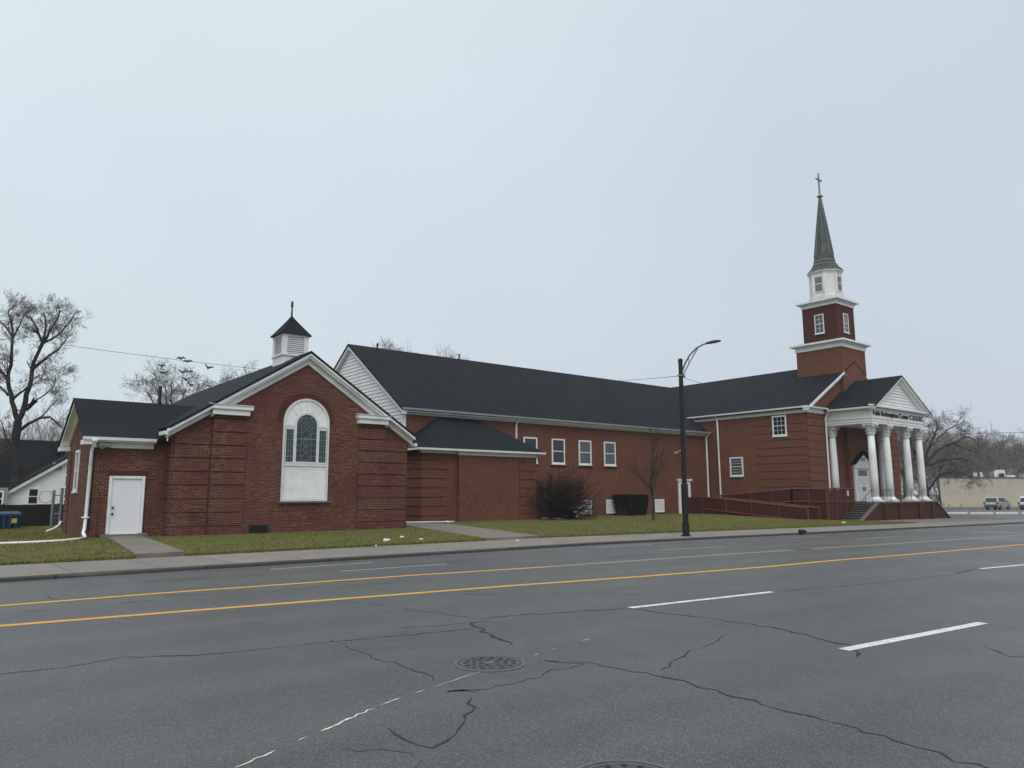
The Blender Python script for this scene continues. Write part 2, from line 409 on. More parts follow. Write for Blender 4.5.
structure(sheet(XS, [-6, -2.2], lambda x, y: gz(x, 0)), 'near_sidewalk', CONC)
# kerb: a real step with a worn arris
kb = MB()
xs = [-60+i*.8 for i in range(400)]
rng = random.Random(4)
prof = []
for x in xs:
    chip = .05*max(0, rng.gauss(0, .5)) if rng.random() < .12 or 1.8 < x < 4.2 else 0
    g = gz(x, 20); d = rng.gauss(0, .004)
    prof.append([(x, 18.60+d, g-.3), (x, 18.61+d+chip*.4, g-.02-chip*.6), (x, 18.645+d+chip, g-.002-chip*.3), (x, 18.79, g), (x, 18.79, g-.3)])
kb.add([p for q in prof for p in q], [(i*5+k, (i+1)*5+k, (i+1)*5+k+1, i*5+k+1) for i in range(len(xs)-1) for k in range(4)])
structure(kb, 'kerb', CONCK)
structure(sheet(XS, [18.795, 20.5, 22.05], lambda x, y: gz(x, y)+.002), 'sidewalk', CONC)
XL = [x for x in XS if x <= 49] + [51, 52.5]
def lawn_z(x, y): return gz(x, y) + .07*min(1, max(0, (y-22.02)/.25)) - (.02 if y < 22.1 else 0)
lawn = sheet([-60, -30, -15, -8, -4] + [i*1.0 for i in range(0, 53)], [22.04, 22.1, 22.3, 24, 27, 29, 31, 33, 35, 37, 40, 60, 100], lambda x, y: lawn_z(x, y))
structure(lawn, 'lawn', TURF)
edge = MB()
for x0 in np.arange(-60, 52, .5):
    x1 = x0+.5
    edge.add([(x0, 22.03, gz(x0, 22)-.02), (x1, 22.03, gz(x1, 22)-.02), (x1, 22.05, lawn_z(x1, 22.3)-.012), (x0, 22.05, lawn_z(x0, 22.3)-.012)], [(0, 1, 2, 3)])
structure(edge, 'lawn_edge', SOIL)
structure(sheet([52.5, 54, 59, 64, 68, 70, 72], [22.05, 25, 29, 31], lambda x, y: gz(x, y)+.006), 'forecourt', CONCP)
structure(sheet([68, 70, 72, 74, 78, 84, 90, 130, 260], [22.052, 25, 29, 33, 37, 60, 130], lambda x, y: gz(x, y)+.012), 'parking_lot', ASPH)
# paths
def pathslab(pts, top, name):
    mb = MB(); n = len(pts)
    mb.add([(x, y, lawn_z(x, max(y, 23))+top) for x, y in pts] + [(x, y, lawn_z(x, y)-.25) for x, y in pts], [tuple(range(n))] + [((i+1) % n, i, i+n, (i+1) % n+n) for i in range(n)])
    structure(mb, name, CONCP)
pathslab([(4.85, 22.03), (6.1, 22.03), (7.05, 30.5), (7.15, 32.2), (5.95, 32.2), (5.85, 30.5)], .05, 'door_path')
pathslab([(16.5, 22.03), (19.1, 22.03), (23.2, 34.0), (23.0, 36.8), (21.2, 36.8)], .02, 'church_path')

# road markings, each a worn strip 4 mm above the asphalt
def strip(pts, wid, z=.004, jit=0, seed=0, step=.6):
    r = random.Random(seed); mb = MB(); P = []; pts = [(a*RK, b*RK) for a, b in pts]
    for (a, b) in zip(pts[:-1], pts[1:]):
        n = max(1, int(math.dist(a, b)/step))
        for i in range(n): P.append((a[0]+(b[0]-a[0])*i/n, a[1]+(b[1]-a[1])*i/n))
    P.append(pts[-1]); vs = []
    for i, p in enumerate(P):
        q = P[min(i+1, len(P)-1)]; o = P[max(i-1, 0)]
        d = (q[0]-o[0], q[1]-o[1]); L = math.hypot(*d) or 1; nx, ny = -d[1]/L, d[0]/L
        ww = wid*(1+r.uniform(-jit, jit))*.5; s = r.gauss(0, wid*jit*.8)
        if jit and i in (0, len(P)-1): ww *= .25
        for k in (-1, 1):
            x, y = p[0]+nx*(ww*k+s), p[1]+ny*(ww*k+s); vs.append((x, y, gz(x, min(y, 20))+ROADZ+z))
    return mb.add(vs, [(2*i, 2*i+2, 2*i+3, 2*i+1) for i in range(len(P)-1)])
structure(strip([(-20, 12.9), (1.14, 12.75), (4.59, 12.36), (9.48, 11.74), (12.57, 11.2), (16.66, 10.66), (23.05, 10.28), (32.3, 9.95), (70, 9.5), (120, 9.4)], .18), 'yellow_line', YEL)
structure(strip([(-20, 15.1), (1.32, 15.06), (3.78, 15.05), (9.05, 14.66), (12.55, 14.16)], .17), 'yellow_line', YEL)
structure(strip([(12.55, 14.16), (21.15, 13.46), (29.41, 13.08), (41.7, 12.73), (70, 12.2), (120, 12)], .13), 'yellow_line', YELF)
for a, b in (((9.06, 8.28), (12.51, 7.92)), ((20.1, 7.12), (23.4, 6.75)), ((30.5, 6.3), (33.8, 6.1))): structure(strip([a, b], .13), 'lane_dash', WHT)
structure(strip([(8.55, 4.53), (11.77, 4.2)], .14), 'lane_dash', WHT)
for a, b in (((7.01, 18.1), (9.84, 18.15)), ((8.09, 16.54), (11.07, 16.45)), ((18.2, 18.07), (21.1, 18.1)), ((19.1, 16.03), (22.1, 15.8)), ((29.6, 17.8), (32.2, 17.65)), ((30.8, 15.5), (35.2, 15.6)), ((41.8, 17.9), (45.3, 17.9)), ((41.3, 14.9), (45, 14.8)), ((53, 17.9), (56.3, 17.9))):
    structure(strip([a, b], .1), 'lane_dash', WHTF)
fd = [(1.84, 5.21), (2.4, 5.48), (3.42, 5.95), (4.3, 6.23), (5.34, 6.51), (6.15, 6.74), (8.17, 7.1)]
for a, b, wd in ((0, .1, .035), (.16, .18, .025), (.2, .3, .04), (.315, .36, .03), (.39, .42, .025), (.44, .57, .02), (.6, .63, .03), (.665, .675, .03), (.72, .74, .03), (.8, .81, .03), (.87, .885, .03)):
    def lerp(t):
        t *= len(fd)-1; i = min(int(t), len(fd)-2); f = t-i
        return (fd[i][0]*(1-f)+fd[i+1][0]*f, fd[i][1]*(1-f)+fd[i+1][1]*f)
    structure(strip([lerp(a), lerp((a+b)/2), lerp(b)], wd*.5, .004, .5, int(a*100), .06), 'lane_dash', WHT)
# cracks
def crack(pts, wid=.03, seed=0, mat=None, wander=.05):
    r = random.Random(seed); P = [pts[0]]
    for a, b in zip(pts[:-1], pts[1:]):
        n = max(2, int(math.dist(a, b)/.12))
        for i in range(1, n+1):
            j = 0 if i == n else wander
            P.append((a[0]+(b[0]-a[0])*i/n+r.gauss(0, j*.5), a[1]+(b[1]-a[1])*i/n+r.gauss(0, j*.5)))
    structure(strip(P, wid*.75, .003, .75, seed, 9), 'road_crack', mat or CRACK)
CR_ = [([(5.82, 5.98), (5.95, 5.12), (5.91, 4.55), (5.84, 3.87), (5.83, 3.16), (5.73, 2.52), (5.6, 1.6)], .028),
    ([(6.09, 5.18), (6.6, 5.4), (7.1, 5.59), (7.8, 5.75), (8.43, 6.01)], .022), ([(8.98, 8.21), (9.19, 7.03), (9.24, 5.91), (8.88, 4.62)], .04),
    ([(6.37, 8.82), (6.06, 8.26), (5.94, 7.73), (5.77, 7.21)], .06), ([(6.45, 8.98), (7.11, 8.89), (9.06, 8.28)], .035),
    ([(4.05, 5.6), (3.71, 5.21), (3.35, 4.85), (3.06, 4.72), (3.0, 4.99), (3.05, 5.32)], .025),
    ([(2.04, 9.44), (2.72, 9.01)], .04), ([(4.18, 8.77), (5.59, 8.46), (6.08, 8.35)], .03), ([(5.3, 9.0), (6.6, 8.7)], .025),
    ([(4.24, 8.89), (4.19, 8.0), (4.21, 7.13), (4.18, 6.23)], .018), ([(5.01, 5.79), (5.3, 5.95), (5.76, 5.9)], .018),
    ([(5.8, 12.2), (6.26, 10.63), (6.55, 9.12)], .02), ([(12.51, 7.92), (14.46, 7.45), (18.06, 7.01), (20.1, 7.13)], .03),
    ([(2.7, 9.0), (3.5, 8.85), (4.18, 8.77)], .014), ([(8.88, 4.62), (8.6, 4.4), (8.3, 4.25)], .05),
    ([(10.0, 3.6), (9.6, 3.2), (10.0, 2.8), (9.7, 2.5)], .016), ([(2.1, 15.9), (2.2, 15.0)], .03), ([(4.0, 17.3), (5.3, 17.2)], .06), ([(1.5, 14.0), (1.9, 14.1)], .05),
    ([(2.9, 14.2), (3.5, 14.1)], .05), ([(3.7, 14.6), (4.2, 14.4), (5.4, 14.5)], .035), ([(5.0, 14.2), (5.9, 13.9), (6.8, 14.3)], .03), ([(6.3, 14.9), (7.4, 14.6)], .045),
    ([(6.8, 13.9), (7.9, 13.7)], .03), ([(7.7, 14.8), (8.6, 14.5)], .03), ([(13.5, 14.2), (14.4, 13.2)], .03), ([(7.6, 11.6), (9.4, 10.2), (10.4, 9.2)], .02),
    ([(3.6, 10.6), (3.9, 10.8), (4.1, 10.6)], .02), ([(15, 15.2), (17.5, 15.1)], .04), ([(24, 14.5), (27, 14.2)], .05)]
for i, (p, wd) in enumerate(CR_): crack(p, wd, i)
for i, (p, wd) in enumerate([([(4.3, 5.75), (4.0, 5.9), (4.19, 5.8), (4.6, 5.78), (5.01, 5.79)], .05), ([(5.76, 5.9), (5.5, 6.3), (5.82, 5.98)], .05), ([(0.2, 9.5), (1.39, 9.29), (2.04, 9.44)], .05), ([(2.6, 9.0), (3.4, 8.9)], .05), ([(2.6, 5.1), (2.9, 4.7), (2.5, 4.2)], .05)]):
    crack(p, wd, 60+i, CRACKP, .03)

# grass blades, fallen leaves
def scatter(name, n, region, zf, mats, hmin, hmax, wid, seed, flat=False):
    r = np.random.default_rng(seed); P = region(r, n)
    pt = np.sin(P[:, 0]*1.9+2*np.sin(P[:, 1]*.7))*np.sin(P[:, 1]*2.3+1.7*np.sin(P[:, 0]*.9)) + r.normal(0, .35, len(P)); P = P[pt > -.75]      # thin, patchy sward
    z = np.array([zf(a, b) for a, b in P]); h = r.uniform(hmin, hmax, len(P)); an = r.uniform(0, 2*np.pi, len(P))
    dx, dy = np.cos(an)*wid, np.sin(an)*wid; lx, ly = r.normal(0, .4, len(P))*h, r.normal(0, .4, len(P))*h
    V = np.zeros((len(P), 3, 3))
    if flat:
        V[:, 0] = np.c_[P[:, 0], P[:, 1], z+.01]; V[:, 1] = np.c_[P[:, 0]+dx, P[:, 1]+dy, z+.012+h*.3]; V[:, 2] = np.c_[P[:, 0]-dy, P[:, 1]+dx, z+.012+h*.5]
    else:
        V[:, 0] = np.c_[P[:, 0]-dx, P[:, 1]-dy, z-.01]; V[:, 1] = np.c_[P[:, 0]+dx, P[:, 1]+dy, z-.01]; V[:, 2] = np.c_[P[:, 0]+lx, P[:, 1]+ly, z+h]
    me = bpy.data.meshes.new(name); me.from_pydata(V.reshape(-1, 3).tolist(), [], np.arange(len(P)*3).reshape(-1, 3).tolist())
    for m in mats: me.materials.append(m)
    me.polygons.foreach_set('material_index', r.integers(0, len(mats), len(P))); me.update()
    o = bpy.data.objects.new(name, me); COL.objects.link(o); return tag(o, kind='stuff')
GR = [leafmat('grass_a', (.135, .15, .036), (.205, .195, .055), 2), leafmat('grass_b', (.19, .18, .055), (.29, .24, .09), 2), leafmat('grass_c', (.09, .115, .027), (.15, .155, .042), 2)]
def onpath(P):
    x, y = P[:, 0], P[:, 1]
    a = (x > 4.82+(y-22.03)*.118) & (x < 6.13+(y-22.03)*.112) & (y < 33.8)
    b = (x > 16.48+(y-22.03)*.315) & (x < 19.13+(y-22.03)*.34) & (y < 37)
    c = (x > 8.0) & (x < 19.1) & (y > 31.6) | (x > 5.3) & (x < 9) & (y > 32.35) & (y < 38) | (x > 23.4) & (x < 32) & (y > 37.3) | (y > 40) & (x > 23.5)
    return a | b | c
def reg_lawn(r, n):
    P = np.c_[r.uniform(-1, 52, n), 22.06+np.abs(r.uniform(0, 1, n)**1.3)*17]
    k = (P[:, 0] < 50.4) | (P[:, 1] < 26); return P[~onpath(P) & k]
def reg_edge(r, n):
    P = np.c_[r.uniform(0, 52, n), 21.97+r.exponential(.07, n)]; return P[~onpath(P)]
def reg_left(r, n):
    P = np.c_[r.uniform(0, 5.5, n), r.uniform(28, 46, n)]; return P
tag(scatter('grass', 130000, reg_lawn, lawn_z, GR, .02, .06, .012, 1), 'short patchy winter grass over the church lawns', 'grass')
tag(scatter('grass_edge', 16000, reg_edge, lambda x, y: gz(x, y)+.02, GR, .05, .11, .01, 2), 'ragged grass overhanging the edge of the sidewalk', 'grass')
tag(scatter('grass', 16000, reg_left, lawn_z, GR, .03, .085, .012, 3), 'short green grass left of the chapel wing', 'grass')
tag(scatter('fallen_leaves', 6500, reg_lawn, lawn_z, [leafmat('dead_leaf', (.12, .075, .04), (.19, .14, .08), 30)], .02, .06, .05, 5, True), 'small dead brown leaves scattered over the lawn', 'leaves')

# ------------------------------------------------------------------ shared building bits
def clap(mb, top, bot, y_out, axis, span, step=.2, proud=.03):
    """lapped boards: span(z) gives the two ends at that height"""
    z = bot
    while z < top-.02:
        z1 = min(z+step, top); a0, b0 = span(z); a1, b1 = span(z1)
        if b0-a0 < .05: break
        q = [(a0, z, y_out-proud), (b0, z, y_out-proud), (b1, z1, y_out-.008), (a1, z1, y_out-.008), (a0, z, y_out+.02), (b0, z, y_out+.02)]
        vs = [(u, d, zz) if axis == 'y' else (d, u, zz) for u, zz, d in q]
        fs = [(0, 1, 2, 3), (4, 5, 1, 0)]
        if axis == 'x': fs = [f[::-1] for f in fs]
        mb.add(vs, fs); z = z1
    return mb
def win_y(par, x0, x1, z0, z1, y, glassm=GLASS, fw=.11, rows=2, cols=1, meeting=True, label=None):
    """double-hung window in a wall facing -Y at y"""
    f = MB(); yo = y-.06
    f.box(x0, x0+fw, yo, y+.03, z0, z1); f.box(x1-fw, x1, yo, y+.03, z0, z1); f.box(x0+fw, x1-fw, yo, y+.03, z1-fw, z1); f.box(x0+fw, x1-fw, yo, y+.03, z0, z0+fw)
    f.box(x0-.04, x1+.04, yo-.04, y+.02, z0-.07, z0-.002)
    o = f.build('window', WHITE, par)
    if label: o['label'] = label
    s = MB(); zm = (z0+z1)/2
    s.box(x0+fw, x1-fw, y-.05, y-.012, zm-.035, zm+.035)
    for i in range(1, rows):
        for (za, zb) in ((z0+fw, zm-.035), (zm+.035, z1-fw)):
            zz = za+(zb-za)*i/rows
            if rows > 2 or cols > 1: s.box(x0+fw, x1-fw, y-.035, y-.014, zz-.015, zz+.015)
    for i in range(1, cols):
        xx = x0+fw+(x1-x0-2*fw)*i/cols; s.box(xx-.015, xx+.015, y-.034, y-.015, z0+fw, z1-fw)
    s.build('sash', WHITED, o)
    MB().box(x0+fw-.01, x1-fw+.01, y-.02, y+.02, z0+fw-.01, z1-fw+.01).build('pane', glassm, o)
def win_x(par, y0, y1, z0, z1, x, glassm=GLASS, fw=.11, rows=2, cols=1, side=-1):
    """the same in a wall facing -X (side -1) at x"""
    f = MB(); d = side
    def bx(m, ya, yb, xa, xb, za, zb): m.box(min(xa, xb), max(xa, xb), ya, yb, za, zb)
    xo = x+d*.06; xi = x-d*.03
    bx(f, y0, y0+fw, xo, xi, z0, z1); bx(f, y1-fw, y1, xo, xi, z0, z1); bx(f, y0+fw, y1-fw, xo, xi, z1-fw, z1); bx(f, y0+fw, y1-fw, xo, xi, z0, z0+fw)
    bx(f, y0-.04, y1+.04, xo+d*.04, xi, z0-.07, z0-.002)
    o = f.build('window', WHITE, par); s = MB(); zm = (z0+z1)/2
    bx(s, y0+fw, y1-fw, x+d*.05, x+d*.012, zm-.035, zm+.035)
    for i in range(1, rows):
        for (za, zb) in ((z0+fw, zm-.035), (zm+.035, z1-fw)):
            zz = za+(zb-za)*i/rows
            if rows > 2 or cols > 1: bx(s, y0+fw, y1-fw, x+d*.035, x+d*.014, zz-.015, zz+.015)
    for i in range(1, cols):
        yy = y0+fw+(y1-y0-2*fw)*i/cols; bx(s, yy-.015, yy+.015, x+d*.034, x+d*.015, z0+fw, z1-fw)
    s.build('sash', WHITED, o)
    m = MB(); bx(m, y0+fw-.01, y1-fw+.01, x+d*.02, x-d*.02, z0+fw-.01, z1-fw+.01); m.build('pane', glassm, o)
def bands(mb, x0, x1, y, z0, z1, step=.55, axis='y', out=-.05, gap=.06, n=None):
    """brick courses standing proud between recessed joints, the corner piers of these buildings"""
    z = z0
    while z < z1-.1:
        zb = min(z+step-gap, z1)
        if axis == 'y': mb.box(x0, x1, min(y+out, y+.06), max(y+out, y+.06), z, zb)
        else: mb.box(min(y+out, y+.06), max(y+out, y+.06), x0, x1, z, zb)
        z += step
    return mb

# ------------------------------------------------------------------ chapel with its entrance wing
ch = thing('chapel', (13.55, 31.6, 0), 'low red brick chapel with arched white window, louvred cupola and white side door', 'chapel')
CX, RZ, SL = 13.55, 8.06, .642
def zr(x): return RZ-SL*abs(x-CX)
wm = MB()
wm.prism([(9.55, -.5), (17.66, -.5), (17.66, zr(17.66)-.12), (CX, RZ-.12), (9.55, zr(9.55)-.12)], 'y', 31.6, 32.4)
wm.prism([(8.08, -.5), (18.92, -.5), (18.92, zr(18.92)-.1), (CX, RZ-.1), (8.08, zr(8.08)-.1)], 'y', 31.76, 50)
for a, b, top, y in ((9.58, 10.95, 4.95, 31.6), (16.2, 17.63, 4.95, 31.6), (8.11, 9.51, 4.25, 31.76), (17.70, 18.89, 4.25, 31.76)):
    bands(wm, a, b, y, -.1, top)
bands(wm, 31.8, 33.5, 8.08, -.1, 4.2, axis='x'); bands(wm, 31.8, 34, 18.92, -.1, 4.2, axis='x', out=.035)
wm.build('wall', BRICK, ch)
mb = MB()
for s in (-1, 1):
    EV = 5.8 if s < 0 else 5.56; xe = CX+s*EV
    mb.slab([(CX, 31.22, RZ+.05), (xe, 31.22, zr(xe)+.05), (xe, 50.2, zr(xe)+.05), (CX, 50.2, RZ+.05)], .09)
roof = mb.build('roof', ROOF, ch)
mb = MB(); fr = MB()
for s in (-1, 1):
    EV = 5.78 if s < 0 else 5.54
    def q(a, b, t, u): return [(CX+s*a, zr(CX+s*a)-t), (CX+s*b, zr(CX+s*b)-t), (CX+s*b, zr(CX+s*b)-u), (CX+s*a, zr(CX+s*a)-u)]
    mb.prism(q(0, EV, .045, .17), 'y', 31.25, 31.6)                 # crown moulding all the way down
    mb.prism(q(0, 4.12, .172, .27), 'y', 31.33, 31.64)
    fr.prism(q(0, 4.12, .272, .54), 'y', 31.52, 31.66)                # frieze of the centre part
    fr.prism(q(4.12, EV, .172, .40), 'y', 31.55, 31.80)
mb.build('rake_moulding', WHITE, ch); fr.build('rake_frieze', WHITED, ch)
for x0, x1 in ((9.36, 11.08), (16.02, 17.74)):
    m = MB(); m.box(x0, x1, 31.24, 31.62, 5.22, 5.40); m.box(x0+.07, x1-.1, 31.34, 31.62, 4.99, 5.219); o = m.build('cornice_return', WHITE, ch, .015)
    m = MB(); m.slab([(x0-.02, 31.2, 5.405), (x1+.02, 31.2, 5.405), (x1+.02, 31.6, 5.47), (x0-.02, 31.6, 5.47)], .02); m.build('flashing', WHITED, o)
m = MB(); m.box(7.6, 7.75, 31.3, 32.1, 4.05, 4.2); m.box(7.76, 7.8, 31.45, 31.5, 3.8, 4.05); m.build('gutter', WHITE, ch)
m = MB(); m.box(19.1, 19.23, 31.3, 50, 4.02, 4.17); m.build('gutter', WHITE, ch)
# arched window
def arch(cx, hw, zb, zs, n=16):
    return [(cx-hw, zb), (cx+hw, zb)] + [(cx+hw*math.cos(math.pi*i/n), zs+hw*math.sin(math.pi*i/n)) for i in range(n+1)]
def ring(mb, o, i, y0, y1):
    n = len(o)
    for k in range(n):
        l = (k+1) % n; P = [o[k], o[l], i[l], i[k]]
        mb.add([(p[0], y0, p[1]) for p in P] + [(p[0], y1, p[1]) for p in P], [(0, 1, 2, 3), (0, 4, 5, 1), (2, 6, 7, 3)])
WY = 31.6; wc = 13.6
m = MB(); m.prism(arch(wc, 1.05, 1.42, 4.88), 'y', WY-.05, WY+.05)
aw = m.build('arched_window', WHITE, ch)
m = MB(); ring(m, arch(wc, 1.08, 1.40, 4.88), arch(wc, .98, 1.5, 4.88), WY-.09, WY-.03)
m.box(wc-.98, wc+.98, WY-.1, WY-.03, 2.93, 3.03); m.box(wc-.98, wc-.5, WY-.09, WY-.03, 4.66, 4.76); m.box(wc+.5, wc+.98, WY-.09, WY-.03, 4.66, 4.76)
ring(m, arch(wc, .56, 3.04, 4.76), arch(wc, .47, 3.13, 4.76), WY-.1, WY-.04)
for sx in (-1, 1):
    c = wc+sx*.77; ring(m, [(c-.23, 3.04), (c+.23, 3.04), (c+.23, 4.62), (c-.23, 4.62)], [(c-.165, 3.11), (c+.165, 3.11), (c+.165, 4.55), (c-.165, 4.55)], WY-.09, WY-.04)
for a in (40, 65, 90, 115, 140):
    ca, sa = math.cos(R(a)), math.sin(R(a)); p, q_ = (wc+.57*ca, 4.80+.57*sa), (wc+.97*ca, 4.86+.97*sa)
    m.tube([(p[0], WY-.052, p[1]), (q_[0], WY-.052, q_[1])], .012, 4)
m.build('window_trim', WHITED, aw)
m = MB(); m.prism(arch(wc, .48, 3.12, 4.76), 'y', WY-.065, WY-.03); m.build('pane', STAIN, aw)
for sx in (-1, 1):
    c = wc+sx*.77; MB().box(c-.17, c+.17, WY-.065, WY-.03, 3.10, 4.56).build('pane', STAIN, aw)
m = MB(); yl = WY-.07
def came(pts, r=.011): m.tube([(p[0], yl, p[1]) for p in pts], r, 4)
def circ(cx, cz, rx, rz_): came([(cx+rx*math.cos(2*math.pi*i/18), cz+rz_*math.sin(2*math.pi*i/18)) for i in range(19)])
m.box(wc-.47, wc+.47, yl-.012, yl+.005, 4.12, 4.16)
for dx in (-.24, .24): came([(wc+dx, 3.13), (wc+dx, 5.1)])
for z in (3.38, 3.62, 3.87, 4.4, 4.66): came([(wc-.47, z), (wc-.24, z)]); came([(wc+.24, z), (wc+.47, z)])
for z, rr in ((3.33, .16), (3.66, .13), (3.98, .15), (4.36, .17)): circ(wc, z, rr, rr)
circ(wc, 4.82, .15, .22); circ(wc, 4.82, .06, .1)
came([(wc+.36*math.cos(math.pi*i/12), 4.76+.36*math.sin(math.pi*i/12)) for i in range(13)])
for a in (30, 60, 120, 150): came([(wc+.36*math.cos(R(a)), 4.76+.36*math.sin(R(a))), (wc+.47*math.cos(R(a)), 4.76+.47*math.sin(R(a)))])
came([(wc, 3.5), (wc, 4.2)])
for sx in (-1, 1):
    c = wc+sx*.77; came([(c-.05, 3.1), (c-.05, 4.55)]); came([(c+.07, 3.1), (c+.07, 4.55)])
    for z in (3.35, 3.6, 3.85, 4.1, 4.35): came([(c-.165, z), (c+.165, z)])
m.build('leading', LEAD, aw)
m = MB()
for x0, x1, z0, z1 in ((wc-.93, wc-.62, 1.56, 2.84), (wc-.56, wc+.56, 1.56, 2.84), (wc+.62, wc+.93, 1.56, 2.84)):
    ring(m, [(x0, z0), (x1, z0), (x1, z1), (x0, z1)], [(x0+.03, z0+.03), (x1-.03, z0+.03), (x1-.03, z1-.03), (x0+.03, z1-.03)], WY-.065, WY-.04)
m.build('lower_panel', WHITE, aw)
m = MB(); m.box(wc-1.2, wc+1.2, WY-.13, WY+.05, 1.31, 1.395); m.build('sill', STONE, aw, .01)
m = MB(); ring(m, arch(wc, 1.34, 3.0, 4.88)[2:], arch(wc, 1.085, 3.0, 4.88)[2:], WY-.012, WY+.02); m.build('brick_arch', BRICKD, ch)
# basement grille
m = MB(); m.box(11.24, 12.06, 31.55, 31.7, .08, .42); o = m.build('vent_frame', BLACK, ch)
m = MB()
for i in range(6): m.box(11.29, 12.01, 31.53, 31.545, .115+i*.05, .14+i*.05)
m.build('slat', DARK, o)
# cupola: a square louvred lantern astride the ridge
MB.DZ = -.2
cy0, cy1, cx0, cx1 = 33.05, 34.31, CX-.6, CX+.6
m = MB(); m.box(cx0, cx1, cy0, cy1, 7.0, 8.33); cu = m.build('cupola', SIDING, ch)
m = MB(); m.box(cx0-.06, cx1+.06, cy0-.06, cy1+.06, 8.33, 8.42)
for x in (cx0+.0, cx1-.17):
    for y in (cy0, cy1-.17): m.box(x-.02, x+.19, y-.02, y+.19, 8.421, 9.26)
m.box(cx0-.03, cx1+.03, cy0-.03, cy1+.03, 9.261, 9.38)
m.build('cupola_trim', SIDING, cu)
m = MB(); m.box(cx0+.05, cx1-.05, cy0+.05, cy1-.05, 8.42, 9.27)
for i in range(8):
    z = 8.46+i*.098
    m.add([(cx0+.15, cy0-.005, z), (cx1-.15, cy0-.005, z), (cx1-.15, cy0+.06, z+.085), (cx0+.15, cy0+.06, z+.085)], [(0, 1, 2, 3)])
    m.add([(cx0-.005, cy0+.15, z), (cx0-.005, cy1-.15, z), (cx0+.06, cy1-.15, z+.085), (cx0+.06, cy0+.15, z+.085)], [(3, 2, 1, 0)])
m.build('louvre', WHITED, cu)
m = MB(); q = [(.84, 9.36), (.67, 9.56), (.44, 9.84), (.2, 10.14), (.03, 10.38)]
m.lathe([(r*1.02*math.sqrt(2)/1.04*.92, z) for r, z in q], (CX, 33.68), 4, math.pi/4); m.build('cupola_roof', ROOF, cu)
m = MB(); m.tube([(CX, 33.68, 10.25), (CX, 33.68, 10.8)], [.055, .035], 8); m.tube([(CX, 33.68, 10.8), (CX, 33.68, 10.84), (CX, 33.68, 11.08), (CX, 33.68, 11.12)], [.035, .065, .055, .03], 8)
m.build('finial', BLACK, cu)
MB.DZ = 0
# wing: drawn up at 34.3 m, then brought to where it stands, 32.4 m
MB.SCALE = .945
m = MB(); WR = 37.15; ws = .575
def zw(y): return 5.88-ws*abs(y-WR)
m.prism([(34.3, -.5), (40, -.5), (40, zw(40)-.08), (WR, 5.8), (34.3, zw(34.3)-.08)], 'x', 5.64, 10.4)
bands(m, 5.67, 6.28, 34.3, -.1, 3.2, out=-.02); bands(m, 7.8, 7.94, 34.3, -.1, 2.6, out=-.02)
bands(m, 34.35, 35.2, 5.64, -.1, 3.6, axis='x'); bands(m, 39, 39.95, 5.64, -.1, 3.6, axis='x')
m.build('wing_wall', BRICK, ch)
m = MB()
for s in (-1, 1):
    ye = WR+s*3.3; m.slab([(5.22, WR, 5.92), (5.22, ye, zw(ye)+.04), (10.4, ye, zw(ye)+.04), (10.4, WR, 5.92)], .08)
m.build('wing_roof', ROOF, ch)
m = MB()
for s in (-1, 1):
    def q(t, u, e): return [(WR, 5.88-t), (WR+s*e, zw(WR+s*e)-t), (WR+s*e, zw(WR+s*e)-u), (WR, 5.88-u)]
    m.prism(q(.045, .19, 3.28), 'x', 5.28, 5.7); m.prism(q(.192, .36, 3.28), 'x', 5.56, 5.7)
    m.box(5.24, 5.66, min(WR+s*2.6, WR+s*3.35), max(WR+s*2.6, WR+s*3.35), 3.72, 3.9)
m.build('wing_rake', WHITE, ch)
m = MB(); m.prism([(33.7, 4.02), (33.72, 3.9), (33.82, 3.88), (33.84, 4.02)], 'x', 5.2, 7.93); m.box(5.3, 7.94, 33.842, 34.29, 3.84, 3.93); m.box(5.68, 7.93, 34.22, 34.32, 3.62, 3.838)
m.build('wing_gutter', WHITE, ch)
m = MB(); m.tube([(5.62, 33.78, 3.92), (5.62, 33.9, 3.7), (5.60, 34.12, 3.5), (5.58, 34.14, .9), (5.56, 34.14, .35), (5.5, 33.95, .2), (5.35, 32.6, .12)], .065, 8); m.box(5.52, 5.72, 33.68, 33.92, 3.8, 3.95); m.box(5.44, 5.7, 34.06, 34.3, .78, .83)
m.build('downspout', WHITE, ch, smooth=True)
m = MB(); m.tube([(5.55, 40.06, .5), (5.5, 40.0, .35), (5.3, 39.8, .2), (4.95, 39.4, .1)], .06, 8); m.build('downspout', WHITE, ch, smooth=True)
m = MB(); m.tube([(5.74, 34.26, 3.7), (5.74, 34.26, .2)], .02, 6); m.build('cable', BLACK, ch)
m = MB(); m.box(6.34, 6.45, 34.18, 34.34, .12, 2.47); m.box(7.58, 7.69, 34.18, 34.34, .12, 2.47); m.box(6.451, 7.579, 34.18, 34.34, 2.36, 2.47); m.box(6.451, 7.579, 34.2, 34.34, .08, .128)
df = m.build('door_frame', WHITE, ch, .01)
m = MB(); m.box(6.455, 7.575, 34.245, 34.29, .13, 2.355); dr = m.build('door', DOORW, df, .008)
m = MB(); 
for z in (1.18, .93): m.lathe([(.0, z-.045), (.045, z-.03), (.045, z+.03), (.0, z+.045)], (6.54, 34.2), 8)
m.build_each('door_knob', BLACK, df)
m = MB(); m.box(6.15, 7.85, 33.85, 34.28, -.1, .11); m.build('door_step', CONCP, ch, .015)
m = MB()
for i in range(22): m.box(6.06+i*.085, 6.06+i*.085+.07, 34.285, 34.32, 2.49, 2.70)
m.build('lintel', BRICKD, ch)
